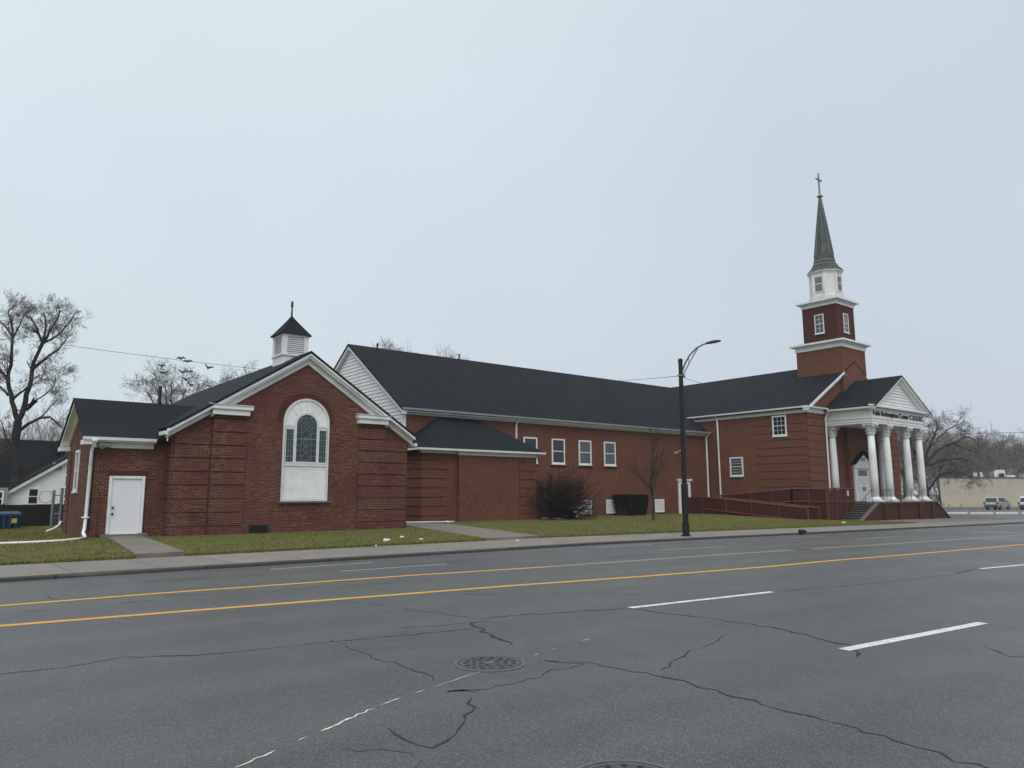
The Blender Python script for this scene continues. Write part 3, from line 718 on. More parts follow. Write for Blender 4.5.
m = MB(); m.tube([(6.0, 34.24, -.2), (6.02, 34.18, 1.62), (6.0, 34.05, 1.78), (5.9, 33.9, 1.86), (5.84, 33.86, 1.84)], .02, 6); m.build('handrail', plain('rusty_pipe', (.1, .03, .025), .7), ch)
m = MB(); m.box(5.8, 6.25, 33.88, 34.12, 3.62, 3.82); m.tube([(5.95, 34.0, 3.7), (5.9, 33.8, 3.64)], [.11, .13], 10); m.build('floodlight', GREYM, ch, .03)
win_x(ch, 37.0, 37.8, 1.85, 3.65, 5.64)
m = MB(); m.tube([(8.72, 37.15, 5.7), (8.72, 37.15, 6.72)], .075, 10); m.tube([(8.72, 37.15, 6.6), (8.72, 37.15, 6.74)], .085, 10); m.build('vent_pipe', BLACK, ch)
MB.SCALE = 1

# ------------------------------------------------------------------ long church hall with hipped annex
ha = thing('church_hall', (39, 40, 0), 'long brown brick hall with dark gable roof, white siding gable and four upper windows', 'church hall')
HR_, hs = 47.3, .685
def zh(y): return 12.2-hs*abs(y-HR_)
m = MB(); m.prism([(40, -.8), (54.6, -.8), (54.6, zh(54.6)-.1), (HR_, 12.1), (40, zh(40)-.1)], 'x', 23.6, 54.32); m.build('wall', BRICKH, ha)
m = MB()
for s in (-1, 1):
    ye = HR_+s*7.75; m.slab([(23.2, HR_, 12.26), (23.2, ye, zh(ye)+.06), (61.5, ye, zh(ye)+.06), (61.5, HR_, 12.26)], .1) if s < 0 else m.slab([(23.2, HR_, 12.26), (23.2, ye, zh(ye)+.06), (54.4, ye, zh(ye)+.06), (54.4, HR_, 12.26)], .1)
m.build('roof', ROOF, ha)
m = MB(); m.prism([(39.95, 5.7), (54.65, 5.7), (54.65, zh(54.65)-.1), (HR_, 12.1), (39.95, zh(39.95)-.1)], 'x', 23.55, 23.7)
clap(m, 12.0, 5.7, 23.55, 'x', lambda z: (max(39.96, HR_-(12.1-z)/hs), min(54.64, HR_+(12.1-z)/hs)), .24, .05)
m.box(23.5, 23.62, 39.93, 40.06, 5.7, 7.0)
m.build('gable_siding', SIDING, ha)
m = MB()
for s in (-1, 1):
    m.prism([(HR_, 12.15), (HR_+s*7.72, zh(HR_+s*7.72)-.05), (HR_+s*7.72, zh(HR_+s*7.72)-.28), (HR_, 11.92)], 'x', 23.26, 23.52)
m.build('rake_board', WHITE, ha)
m = MB(); m.prism([(39.42, 7.02), (39.44, 6.9), (39.58, 6.88), (39.6, 7.02)], 'x', 23.22, 54.2); m.build('gutter', plain('weathered_gutter', (.30, .30, .30), .5, .15, 2), ha)
m = MB(); m.box(23.55, 54.25, 39.605, 39.99, 6.78, 6.86); m.box(23.55, 54.25, 39.93, 40.02, 6.66, 6.778); m.build('fascia', WHITED, ha)
for i, (x0, x1) in enumerate(((33.25, 34.5), (35.9, 37.17), (38.6, 39.9), (41.28, 42.55))):
    win_y(ha, x0, x1, 3.87, 5.68, 40, GLASS if i < 2 else GLASSG, .10)
m = MB()
for x0, x1 in ((33.25, 34.5), (35.9, 37.17), (38.6, 39.9), (41.28, 42.55)): m.box(x0-.1, x1+.1, 39.93, 40.02, 3.66, 3.79)
m.build_each('window_sill', BRICKP, ha)
for x0, x1 in ((38.72, 39.8), (41.42, 42.5), (47.05, 48.12)):
    m = MB(); m.box(x0, x1, 39.95, 40.02, .26, 1.22); o = m.build('vent_board', WHITED, ha, .01)
    m = MB(); ring(m, [(x0-.03, .22), (x1+.03, .22), (x1+.03, 1.26), (x0-.03, 1.26)], [(x0+.06, .32), (x1-.06, .32), (x1-.06, 1.16), (x0+.06, 1.16)], 39.93, 39.98); m.build('vent_rim', WHITE, o)
m = MB(); m.box(50.05, 50.33, 39.9, 40.03, -.25, 2.78); m.box(51.33, 51.61, 39.9, 40.03, -.25, 2.78); m.box(50.331, 51.329, 39.9, 40.03, 2.5, 2.78); m.box(49.9, 51.76, 39.8, 40.03, 2.781, 2.92)
o = m.build('door_surround', WHITE, ha, .01)
m = MB(); m.box(50.33, 51.33, 39.97, 40.02, -.25, 2.5); m.build('door', DARK, o)
m = MB(); m.box(50.42, 51.24, 39.955, 39.969, 1.3, 2.3); m.build('pane', GLASS, o)
m = MB(); m.tube([(32.55, 39.5, 6.92), (32.55, 39.75, 6.7), (32.55, 39.92, 6.5), (32.55, 39.92, 3.0)], .06, 8); m.build('downspout', WHITE, ha)
m = MB(); m.tube([(54.05, 39.5, 6.92), (54.05, 39.75, 6.7), (54.05, 39.9, 6.5), (54.05, 39.9, -.2)], .075, 8); m.build('downspout', WHITE, ha)
m = MB(); m.box(49.7, 50.0, 39.85, 40.01, 5.05, 5.2); m.tube([(49.85, 39.9, 5.15), (49.65, 39.2, 5.25), (49.6, 39.0, 5.2)], [.04, .05, .1], 8); m.build('wall_lamp', WHITED, ha)
m = MB(); m.tube([(32.5, 46.9, 12.1), (32.5, 46.9, 12.55)], .06, 8); m.build('vent_pipe', BLACK, ha)
m = MB(); m.tube([(25.5, 47.2, 12.2), (25.5, 47.2, 12.5), (25.55, 47.2, 12.62)], [.05, .09, .03], 8); m.build('roof_vent', BLACK, ha)
# annex
m = MB(); m.box(23.35, 32.0, 37.45, 40, -.5, 4.3)
m.box(25.85, 32.05, 37.22, 37.6, -.5, 4.3)
bands(m, 23.4, 25.1, 37.45, -.1, 4.0); bands(m, 30.6, 32.0, 37.22, -.1, 4.0); bands(m, 37.4, 39.4, 23.35, -.1, 4.0, axis='x')
m.build('annex_wall', BRICKH, ha)
m = MB(); e0, e1, ey, ez, tz = 22.85, 32.5, 36.92, 4.42, 6.62
A, B, C, D, E_, F = (e0, ey, ez), (e1, ey, ez), (e1, 40.01, ez), (e0, 40.01, ez), (26.1, 40.01, tz), (29.4, 40.01, tz)
m.slab([A, B, F, E_], .07); m.slab([D, A, E_], .07); m.slab([B, C, F], .07); m.build('annex_roof', ROOF, ha)
m = MB(); m.box(e0-.06, e1+.06, ey-.1, ey+.04, ez-.14, ez-.02); m.box(e0-.07, e0+.06, ey+.041, 40, ez-.14, ez-.02); m.box(e1-.06, e1+.07, ey+.041, 40, ez-.14, ez-.02); m.build('annex_gutter', WHITED, ha)
m = MB(); m.box(25.80, 32.1, 37.16, 37.4, 4.06, 4.27); m.box(23.2, 25.79, 37.38, 37.5, 4.14, 4.27); m.box(e0+.1, e1-.1, ey+.05, 37.46, 4.275, 4.30); m.build('annex_frieze', WHITED, ha)
m = MB(); m.tube([(32.2, 36.95, 4.3), (32.2, 37.25, 4.1), (32.15, 37.9, 3.9), (32.1, 38, 3.0)], .05, 8); m.build('downspout', WHITED, ha)

# ------------------------------------------------------------------ the church with tower and portico
cu_ = thing('church', (62, 30.5, -.3), 'tall brown brick church with white columned portico and stepped tower carrying a green spire', 'church')
X0, X1, XC, YF = 54.3, 69.7, 62.0, 30.54
cs = .555
def zc(x): return 12.82-cs*abs(x-XC)
m = MB(); m.prism([(X0, -1.2), (X1, -1.2), (X1, zc(X1)-.1), (XC, 12.72), (X0, zc(X0)-.1)], 'y', YF, 55)
bands(m, 30.56, 35.07, X0, 1.0, 8.0, step=.62, axis='x', out=-.05)
bands(m, X0+.02, 56.6, YF, .2, 8.0, step=.62, out=-.05); bands(m, 67.4, X1-.02, YF, .2, 8.0, step=.62, out=-.05)
m.build('wall', BRICKC, cu_)
m = MB()
for s in (-1, 1):
    xe = XC+s*8.15; m.slab([(XC, 30.2, 12.88), (xe, 30.2, zc(xe)+.06), (xe, 55.3, zc(xe)+.06), (XC, 55.3, 12.88)], .1)
rf = m.build('roof', ROOF, cu_)
m = MB(); m.tube([(57.3, 37, 10.2), (57.3, 37, 10.75)], .05, 8); m.build('vent_pipe', BLACK, rf)
m = MB()
m.box(X0-.10, X0+.05, YF-.06, 55, 8.02, 8.32); m.box(X0-.06, 57.3, YF-.10, YF+.05, 8.02, 8.32); m.box(66.7, X1+.1, YF-.1, YF+.05, 8.02, 8.32); m.box(X1-.05, X1+.1, YF+.06, 55, 8.02, 8.32)
m.build_each('frieze', WHITE, cu_)
m = MB()
m.prism([(X0-.5, 8.48), (X0-.48, 8.36), (X0-.2, 8.325), (X0, 8.325), (X0, 8.42), (X0-.36, 8.5)], 'y', 30.2, 55)
m.prism([(30.08, 8.46), (30.1, 8.36), (30.3, 8.326), (YF, 8.326), (YF, 8.5)], 'x', X0-.5, 57.0); m.prism([(30.08, 8.46), (30.1, 8.36), (30.3, 8.326), (YF, 8.326), (YF, 8.5)], 'x', 66.9, X1+.5)
m.build_each('cornice', WHITE, cu_)
m = MB()
for s in (-1, 1):
    def q(a, b, t, u): return [(XC+s*a, zc(XC+s*a)-t), (XC+s*b, zc(XC+s*b)-t), (XC+s*b, zc(XC+s*b)-u), (XC+s*a, zc(XC+s*a)-u)]
    m.prism(q(1.9, 8.15, -.02, .16), 'y', 30.14, YF); m.prism(q(1.9, 7.7, .162, .42), 'y', 30.36, YF+.02)
m.build_each('rake_cornice', WHITE, cu_)
win_x(cu_, 36.45, 37.75, 3.15, 4.75, X0, GLASSG, .12, 3, 1); win_x(cu_, 32.25, 33.5, 6.28, 7.93, X0-.045, GLASS, .12, 2, 3)
m = MB(); m.tube([(X0-.42, 38.76, 8.36), (X0-.2, 38.76, 8.2), (X0-.14, 38.76, 8.0), (X0-.08, 38.76, .3)], .07, 8); m.build('downspout', WHITE, cu_)
m = MB(); m.tube([(57.0, 30.05, 8.3), (57.0, 30.2, 8.05), (56.95, 30.4, 7.7), (56.95, 30.42, 1.1)], .075, 8); m.build('downspout', WHITE, cu_)
# tower, the middle of the front
T0, T1, U0, U1 = 59.95, 64.05, 30.2, 34.3
m = MB(); m.box(T0, T1, U0, U1, -1, 13.95); tw = m.build('tower', BRICKC, cu_)
def cornice(z, x0, x1, y0, y1, fz, out, par):
    m = MB(); m.box(x0-.07, x1+.07, y0-.07, y1+.07, z, z+fz); m.build('tower_frieze', WHITE, par)
    m = MB(); m.lathe([(1, 0), (1, .1), (1.0, .1), (1, .28)], (0, 0), 4)
    m = MB(); a, b, c, d = x0-out, x1+out, y0-out, y1+out
    m.box(x0-.2, x1+.2, y0-.2, y1+.2, z+fz+.001, z+fz+.1); m.box(a, b, c, d, z+fz+.101, z+fz+.26)
    n = len(m.v); t = z+fz+.262
    m.add([(a+.02, c+.02, t), (b-.02, c+.02, t), (b-.02, d-.02, t), (a+.02, d-.02, t), (x0+.45, y0+.45, t+.2), (x1-.45, y0+.45, t+.2), (x1-.45, y1-.45, t+.2), (x0+.45, y1-.45, t+.2)], [(0, 1, 5, 4), (1, 2, 6, 5), (2, 3, 7, 6), (3, 0, 4, 7), (4, 5, 6, 7)])
    f4 = m.f[n and -5:]; cap = MB(); cap.v = m.v[n:]; cap.f = [[i-n for i in f] for f in f4]; cap.mi = [0]*5; m.v = m.v[:n]; m.f = m.f[:-5]; m.mi = m.mi[:-5]
    m.build('tower_cornice', WHITE, par); cap.build('cornice_roof', SPIRE, par)
cornice(13.951, T0, T1, U0, U1, .36, .42, tw)
a0, a1, c0, c1 = T0+.5, T1-.5, U0+.5, U1-.5
m = MB(); m.box(a0, a1, c0, c1, 14.5, 17.85); m.build('upper_stage', BRICKD, tw)
win_tw = cu_
win_y(win_tw, 61.58, 62.42, 15.45, 17.15, c0, GLASSG, .075, 2, 2); win_x(win_tw, 31.83, 32.67, 15.45, 17.15, a0, GLASSG, .075, 2, 2)
cornice(17.851, a0, a1, c0, c1, .28, .38, tw)
LC = (62, 32.25); ph = math.pi/8; k8 = 1/math.cos(ph)
m = MB(); m.lathe([(1.34*k8, 18.4), (1.34*k8, 18.9), (1.26*k8, 18.95), (1.2*k8, 18.97), (1.2*k8, 20.9)], LC, 8, ph); lan = m.build('lantern', WHITE, cu_)
m = MB()
for i in range(8):
    an = math.pi/4*i+ph; m.tube([(LC[0]+1.2*k8*math.cos(an), LC[1]+1.2*k8*math.sin(an), 19.02), (LC[0]+1.2*k8*math.cos(an), LC[1]+1.2*k8*math.sin(an), 20.85)], .11, 6)
m.lathe([(1.22*k8, 20.85), (1.28*k8, 21.0), (1.37*k8, 21.06), (1.40*k8, 21.18), (1.33*k8, 21.22)], LC, 8, ph)
m.build('lantern_trim', WHITE, lan)
LOUV = plain('grey_louvre', (.2, .22, .24), .6, .15); m = MB(); m2 = MB()
for i in range(0, 8, 2):
    an = math.pi/4*i; u = Vector((-math.sin(an), math.cos(an), 0)); nrm = Vector((math.cos(an), math.sin(an), 0)); c = Vector((LC[0], LC[1], 0))+nrm*1.21
    def P(a, z, d=0): return c+u*a+nrm*d+Vector((0, 0, z))
    for j in range(10):
        z = 19.3+j*.13; m.add([P(-.33, z, .03), P(.33, z, .03), P(.33, z+.12, .0), P(-.33, z+.12, .0)], [(0, 1, 2, 3)])
    m.build('louvre', LOUV, lan); m = MB()
    for aa, bb, z0, z1 in ((-.43, -.33, 19.2, 20.7), (.33, .43, 19.2, 20.7), (-.33, .33, 20.6, 20.7), (-.33, .33, 19.2, 19.29), (-.33, .33, 19.92, 20.0)):
        m2.add([P(aa, z0, .05), P(bb, z0, .05), P(bb, z1, .05), P(aa, z1, .05)], [(0, 1, 2, 3)])
    m2.build('louvre_frame', WHITE, lan); m2 = MB()

m = MB(); m.lathe([(1.42*k8, 21.18), (1.3*k8, 21.4), (1.0*k8, 21.75), (.84*k8, 22.15), (.76*k8, 22.7), (.42*k8, 25.6), (.08*k8, 28.3)], LC, 8, ph)
sp_ = m.build('spire', SPIRE, cu_)
m = MB(); m.lathe([(.84*k8, 22.16), (.87*k8, 22.2), (.83*k8, 22.28)], LC, 8, ph); m.lathe([(1.0*k8, 21.76), (1.03*k8, 21.8), (.97*k8, 21.86)], LC, 8, ph)
for i in range(8):
    an = math.pi/4*i+ph; m.tube([(LC[0]+r*k8*math.cos(an), LC[1]+r*k8*math.sin(an), z) for r, z in ((.77, 22.7), (.43, 25.6), (.09, 28.3))], .03, 4)
m.build('spire_rib', plain('pale_copper', (.16, .19, .17), .6, .3), sp_)
m = MB(); m.lathe([(.1, 28.3), (.28, 28.36), (.28, 28.42), (.1, 28.5), (.08, 28.55)], LC, 10); m.box(61.94, 62.06, 32.19, 32.31, 28.5, 30.6); m.box(61.5, 62.5, 32.2, 32.3, 29.92, 30.06)
m.build('cross', GREYM, cu_)
# portico
PX0, PX1, PY = 57.2, 66.45, 26.8
m = MB(); m.box(PX0, PX1, PY, PY+.85, 7.05, 8.28); m.box(PX0, PX0+.85, PY+.851, YF-.01, 7.05, 8.28); m.box(PX1-.85, PX1, PY+.851, YF-.01, 7.05, 8.28); m.box(PX0+.86, PX1-.86, PY+.86, YF-.02, 7.1, 7.2)
m.build('entablature', WHITE, cu_)
m = MB(); m.box(PX0-.05, PX1+.05, PY-.05, PY-.002, 7.42, 7.5); m.box(PX0-.05, PX0-.002, PY, YF, 7.42, 7.5); m.box(PX0-.03, PX1+.03, PY-.03, PY-.002, 7.2, 7.24); m.box(PX0-.03, PX0-.002, PY, YF, 7.2, 7.24)
m.build('moulding', WHITED, cu_)
PR, ps, pc = 11.1, .56, 61.85
def zp(x): return PR-ps*abs(x-pc)
m = MB()
for s in (-1, 1):
    xe = pc+s*5.1
    if s < 0: m.slab([(pc, 26.3, PR+.05), (xe, 26.3, zp(xe)+.05), (xe, YF, zp(xe)+.05), (pc, YF, PR+.05)], .08)
    else: m.slab([(pc, 26.3, PR+.05), (xe, 26.3, zp(xe)+.05), (xe, YF, zp(xe)+.05), (pc, YF, PR+.05)], .08)
m.build('portico_roof', ROOF, cu_)
m = MB(); m.prism([(pc-4.55, 8.3), (pc+4.55, 8.3), (pc, PR-.2)], 'y', PY+.02, PY+.3)
clap(m, 10.7, 8.45, PY+.02, 'y', lambda z: (pc-(PR-.28-z)/ps, pc+(PR-.28-z)/ps), .24, .07)
m.build('pediment', SIDING, cu_)
m = MB()
m.prism([(26.4, 8.3), (26.4, 8.44), (PY+.05, 8.52), (PY+.05, 8.3)], 'x', pc-4.95, pc+4.95)
for s in (-1, 1):
    def q(a, b, t, u): return [(pc+s*a, zp(pc+s*a)-t), (pc+s*b, zp(pc+s*b)-t), (pc+s*b, zp(pc+s*b)-u), (pc+s*a, zp(pc+s*a)-u)]
    m.prism(q(0, 5.08, .03, .17), 'y', 26.34, PY+.02); m.prism(q(0, 4.75, .172, .36), 'y', 26.55, PY+.02)
m.build('pediment_cornice', WHITE, cu_)
m = MB(); m.prism([(pc-5.18, 8.3), (pc-5.16, 8.18), (pc-4.98, 8.16), (pc-4.96, 8.32)], 'y', 26.36, 30.1); m.prism([(pc+5.18, 8.3), (pc+5.16, 8.18), (pc+4.98, 8.16), (pc+4.96, 8.32)], 'y', 26.36, 30.1); m.box(pc-4.955, PX0-.003, 26.6, 30.1, 8.285, 8.3); m.build_each('portico_gutter', WHITE, cu_)
# columns: built once, copied
def column(x, y, first=[None]):
    if first[0] is None:
        z0, z1 = 1.06, 7.045
        m = MB(); m.lathe([(.285, z0+.3), (.29, z0+2), (.275, z0+3.4), (.24, z1-.85)], (x, y), 28); col = m.build('column', WHITE, cu_, smooth=True)
        m = MB(); m.box(x-.47, x+.47, y-.47, y+.47, z0-.005, z0+.12); m.lathe([(.45, z0+.12), (.47, z0+.17), (.44, z0+.22), (.37, z0+.24), (.37, z0+.27), (.36, z0+.31), (.315, z0+.34)], (x, y), 28); m.build('column_base', WHITE, col)
        m = MB(); zc0 = z1-.86
        m.lathe([(.30, zc0), (.33, zc0+.03), (.30, zc0+.06), (.29, zc0+.3), (.33, zc0+.55), (.42, zc0+.72)], (x, y), 20)
        for row, (zb, n, h, r0) in enumerate(((zc0+.05, 8, .3, .30), (zc0+.25, 8, .34, .32))):
            for i in range(n):
                an = 2*math.pi*(i+.5*row)/n; u = Vector((-math.sin(an), math.cos(an), 0)); d = Vector((math.cos(an), math.sin(an), 0)); c = Vector((x, y, zb))
                def Q(a, r, z): return c+u*a+d*r+Vector((0, 0, z))
                pts = [Q(-.09, r0, 0), Q(.09, r0, 0), Q(.1, r0+.05, h*.6), Q(-.1, r0+.05, h*.6), Q(.06, r0+.15, h), Q(-.06, r0+.15, h), Q(0, r0+.17, h*.82)]
                m.add(pts, [(0, 1, 2, 3), (3, 2, 4, 5), (5, 4, 6)])
        for i in range(4):
            an = math.pi/4+math.pi/2*i; c = Vector((x+.47*math.cos(an), y+.47*math.sin(an), zc0+.66)); m.lathe([(.02, c.z-.11), (.1, c.z-.07), (.11, c.z), (.08, c.z+.07)], (c.x, c.y), 8)
        m.box(x-.45, x+.45, y-.45, y+.45, zc0+.73, z1)
        m.build('capital', WHITED, col); first[0] = (col, x, y); return col
    col, ox, oy = first[0]
    c = col.copy(); COL.objects.link(c); c.parent = cu_; c.location = (x-ox, y-oy, 0)
    for k in col.children:
        d = k.copy(); COL.objects.link(d); d.parent = c
    return c
for x in (57.7, 60.2, 63.75, 66.15): column(x, 27.22)
column(57.75, 30.36); column(66.0, 30.36)
# plinth, stairs, cheek walls
m = MB(); m.box(56.7, 66.85, 26.8, YF-.005, -1, .93)
bx0, bx1 = 53.9, 69.3
m.prism([(bx0, -.34), (56.65, .93), (66.9, .93), (bx1, -.42), (bx1, -1), (bx0, -1)], 'y', 26.5, 26.79)
for x in (57.7, 60.2, 63.75, 66.15): m.box(x-.42, x+.42, 26.4, 26.55, -1, .92)
m.build('porch_base', BRICKP, cu_)
m = MB(); m.box(56.6, 66.95, 26.38, YF-.01, .932, 1.055)
m.slab([(bx0-.05, 26.44, -.28), (56.6, 26.44, .99), (56.6, 26.76, .99), (bx0-.05, 26.76, -.28)], .07); m.slab([(bx1+.05, 26.44, -.36), (66.95, 26.44, .99), (66.95, 26.76, .99), (bx1+.05, 26.76, -.36)], .07)
m.build('porch_coping', STONE, cu_)
m = MB()
for i in range(8):
    z1 = .9-i*.165; m.box(56.6-(i+1)*.33, 56.6-i*.33-.001, 26.85, 28.15, -1, z1); m.box(66.95+i*.33+.001, 66.95+(i+1)*.33, 26.85, 30, -1, z1)
m.build_each('stairs', concrete('stair_concrete', (.055, .05, .045)), cu_)
m = MB()
for i in range(8):
    z1 = .9-i*.165; m.box(56.6-(i+1)*.33-.03, 56.6-i*.33-.05, 26.86, 28.14, z1+.001, z1+.045)
m.build('stair_nosing', concrete('nosing_concrete', (.17, .16, .145)), cu_)
m = MB()
def rail(pts, posts):
    m.tube(pts, .022, 6)
    for p, h in posts: m.tube([p, (p[0], p[1], p[2]+h)], .018, 6)
rail([(54.3, 26.95, .75), (56.5, 26.95, 1.95), (56.9, 26.95, 1.97)], [((54.4, 26.95, -.2), 1.0), ((55.5, 26.95, .3), 1.1), ((56.6, 26.95, 1.0), .97)])
rail([(58.3, 26.95, 1.95), (60, 26.95, 1.95)], [((58.4, 26.95, 1.05), .9), ((59.7, 26.95, 1.05), .9)])
rail([(63.2, 26.95, 1.95), (64, 26.95, 1.95)], [((63.3, 26.95, 1.05), .9)]); rail([(65.2, 26.95, 1.95), (65.9, 26.95, 1.95)], [((65.3, 26.95, 1.05), .9)])
rail([(66.6, 26.95, 1.97), (67, 26.95, 1.95), (69.4, 26.95, .65)], [((67, 26.95, 1.0), .95), ((69.2, 26.95, -.3), 1.0)])
m.build_each('handrail', BLACK, cu_)
# entrance door in the foot of the tower
ex, ey_ = 62.0, U0
m = MB(); m.box(ex-1.55, ex-1.1, ey_-.14, ey_+.02, 1.06, 3.75); m.box(ex+1.1, ex+1.55, ey_-.14, ey_+.02, 1.06, 3.75); m.box(ex-1.65, ex+1.65, ey_-.2, ey_+.02, 3.751, 4.05)
m.prism([(ex-1.6, 4.052), (ex+1.6, 4.052), (ex, 5.05)], 'y', ey_-.12, ey_+.02)
es = m.build('entrance_surround', WHITE, cu_)
m = MB(); m.slab([(ex, ey_-.4, 5.2), (ex-1.85, ey_-.4, 4.08), (ex-1.85, ey_, 4.08), (ex, ey_, 5.2)], .08); m.slab([(ex, ey_-.4, 5.2), (ex+1.85, ey_-.4, 4.08), (ex+1.85, ey_, 4.08), (ex, ey_, 5.2)], .08); m.build('canopy', ROOF, es)
m = MB(); m.box(ex-.3, ex-.08, ey_-.14, ey_-.121, 4.35, 4.62); m.box(ex+.08, ex+.3, ey_-.14, ey_-.121, 4.35, 4.62); m.box(ex-.75, ex+.75, ey_-.05, ey_-.03, 3.12, 3.6); m.build_each('transom', GLASS, es)
for s in (-1, 1):
    m = MB(); a, b = sorted((ex+s*.01, ex+s*1.1)); m.box(a, b, ey_-.05, ey_+.03, 1.06, 3.05)
    d_ = m.build('door', DOORW, cu_)
    m = MB()
    for z0, z1 in ((1.25, 1.95), (2.1, 2.85)): ring(m, [(a+.15, z0), (b-.15, z0), (b-.15, z1), (a+.15, z1)], [(a+.2, z0+.05), (b-.2, z0+.05), (b-.2, z1-.05), (a+.2, z1-.05)], ey_-.065, ey_-.04)
    m.build('door_panel', WHITED, d_)
    m = MB(); m.box(ex+s*.14-.03, ex+s*.14+.03, ey_-.12, ey_-.05, 1.9, 2.2); m.build('handle', BLACK, d_)
m = MB(); m.box(ex-1.1, ex+1.1, ey_-.045, ey_+.02, 3.051, 3.75); m.build('door_head', WHITE, es)
# lettering on the frieze
def text(s, loc, h, width, mat, par, rz=0, ext=.03):
    cu = bpy.data.curves.new('lettering', 'FONT'); cu.body = s; cu.size = h; cu.extrude = ext; cu.align_x = 'LEFT'; cu.offset = .002
    t = bpy.data.objects.new('lettering_src', cu); COL.objects.link(t); bpy.context.view_layer.update()
    me = bpy.data.meshes.new_from_object(t.evaluated_get(bpy.context.evaluated_depsgraph_get())); bpy.data.objects.remove(t)
    xs_ = [v.co.x for v in me.vertices]; k = width/(max(xs_)-min(xs_))
    off = Vector(par['_w'])
    for v in me.vertices: v.co = Vector((loc[0]+(v.co.x-min(xs_))*k, loc[1]-v.co.z, loc[2]+v.co.y))-off
    me.materials.append(mat); o = bpy.data.objects.new('lettering', me); COL.objects.link(o); o.parent = par; return o
text('Faith Redemption Center C.O.G.I.C.', (PX0+.2, PY-.03, 7.68), .56, 8.9, BLACK, cu_)

# ------------------------------------------------------------------ wheelchair ramp
rp = thing('wheelchair_ramp', (52.5, 33, -.2), 'dark red wooden wheelchair ramp doubling back along the church side wall', 'ramp')
def ramp_side(x, ya, yb, fa, fb, posts, gnd, panel_top=.93, end=None, low=True):
    """a boarded side along x between ya and yb, floor heights fa to fb"""
    fz = lambda y: fa+(fb-fa)*(y-ya)/(yb-ya)
    m = MB(); g = lambda y: gz(x, y)-.05
    m.add([(x-.02, ya, g(ya)), (x-.02, yb, g(yb)), (x-.02, yb, fz(yb)+.85), (x-.02, ya, fz(ya)+.85), (x+.02, ya, g(ya)), (x+.02, yb, g(yb)), (x+.02, yb, fz(yb)+.85), (x+.02, ya, fz(ya)+.85)],
          [(0, 3, 2, 1), (4, 5, 6, 7), (0, 1, 5, 4), (1, 2, 6, 5), (2, 3, 7, 6), (3, 0, 4, 7)])
    m.build('side_panel', REDW, rp)
    m = MB()
    for i in range(posts+1):
        y = ya+(yb-ya)*i/posts; m.box(x-.075, x+.06, y-.05, y+.05, g(y), fz(y)+.9)
    m.build_each('post', REDWD, rp)
    m = MB(); m.tube([(x-.02, ya, fz(ya)+.95), (x-.02, yb, fz(yb)+.95)], .065, 4); m.tube([(x-.05, ya, fz(ya)), (x-.05, yb, fz(yb))], .05, 4); m.build('top_rail', REDWD, rp)
ramp_side(50.6, 28.8, 38, -.32, .48, 4, 0); ramp_side(52.2, 28.8, 38, -.32, .48, 4, 0)
ramp_side(52.35, 31, 38, 1.08, .55, 4, 0); ramp_side(54.1, 31, 38, 1.08, .55, 4, 0)
ramp_side(52.35, 28.25, 31, 1.08, 1.08, 2, 0)
m = MB(); m.box(52.38, 56.2, 28.23, 28.27, gz(53, 28)-.1, 1.93); m.build('side_panel', REDW, rp)
m = MB()
for x in (52.4, 53.6, 55.0, 56.2): m.box(x-.05, x+.05, 28.17, 28.31, gz(x, 28)-.1, 1.98)
m.build_each('post', REDWD, rp)
m = MB(); m.tube([(52.35, 28.22, 2.03), (56.25, 28.22, 2.03)], .065, 4); m.tube([(52.35, 28.2, 1.08), (56.25, 28.2, 1.08)], .05, 4); m.build('top_rail', REDWD, rp)
m = MB(); m.slab([(50.6, 28.8, -.30), (52.2, 28.8, -.30), (52.2, 38, .48), (50.6, 38, .48)], .08); m.slab([(52.35, 31, 1.08), (54.1, 31, 1.08), (54.1, 38, .55), (52.35, 38, .55)], .08); m.box(50.6, 54.1, 38, 39.6, .42, .5); m.box(52.4, 56.65, 28.28, 30.4, 1.0, 1.07); m.build('deck', REDW, rp)
m = MB(); m.box(50.55, 54.1, 39.58, 39.62, -.1, 1.4); m.box(50.58, 50.62, 38, 39.6, -.1, 1.38); m.build('side_panel', REDW, rp)
m = MB(); m.box(55.2, 55.35, 28.11, 28.165, 1.5, 1.9); m.build('notice', WHITED, rp)

# ------------------------------------------------------------------ street lamp
sl_ = thing('street_lamp', (24.95, 19.61, gz(24.95, 19.6)), 'tall black street lamp with curved arm at the edge of the sidewalk', 'street lamp')
zb = gz(24.95, 19.6)
m = MB(); m.tube([(24.95, 19.61, zb), (24.97, 19.61, 2.5), (25.0, 19.61, 7.2)], [.115, .105, .09], 16); m.tube([(25.0, 19.61, 7.2), (25.0, 19.61, 7.32), (25.0, 19.61, 7.36)], [.1, .1, .05], 16); m.build('pole', POLE, sl_, smooth=False)
m = MB(); m.tube([(24.95, 19.61, zb-.02), (24.95, 19.61, zb+.05)], .2, 16)
m.tube([(24.955, 19.61, zb+.06), (24.96, 19.61, zb+.55)], .145, 16); m.build('pole_base', POLE, sl_)
m = MB(); m.tube([(25.0, 19.55, 6.75), (25.0, 19.38, 7.1), (25.0, 19.1, 7.45), (25.0, 18.75, 7.68), (25.0, 18.4, 7.78), (25.0, 18.2, 7.79)], .035, 8); m.tube([(25.0, 19.55, 6.55), (25.0, 19.3, 6.9), (25.0, 18.98, 7.32), (25.0, 18.7, 7.66)], .022, 8); m.tube([(25.0, 19.18, 7.06), (25.0, 19.18, 7.36)], .018, 6)
m.build('arm', GREYM, sl_)
m = MB()
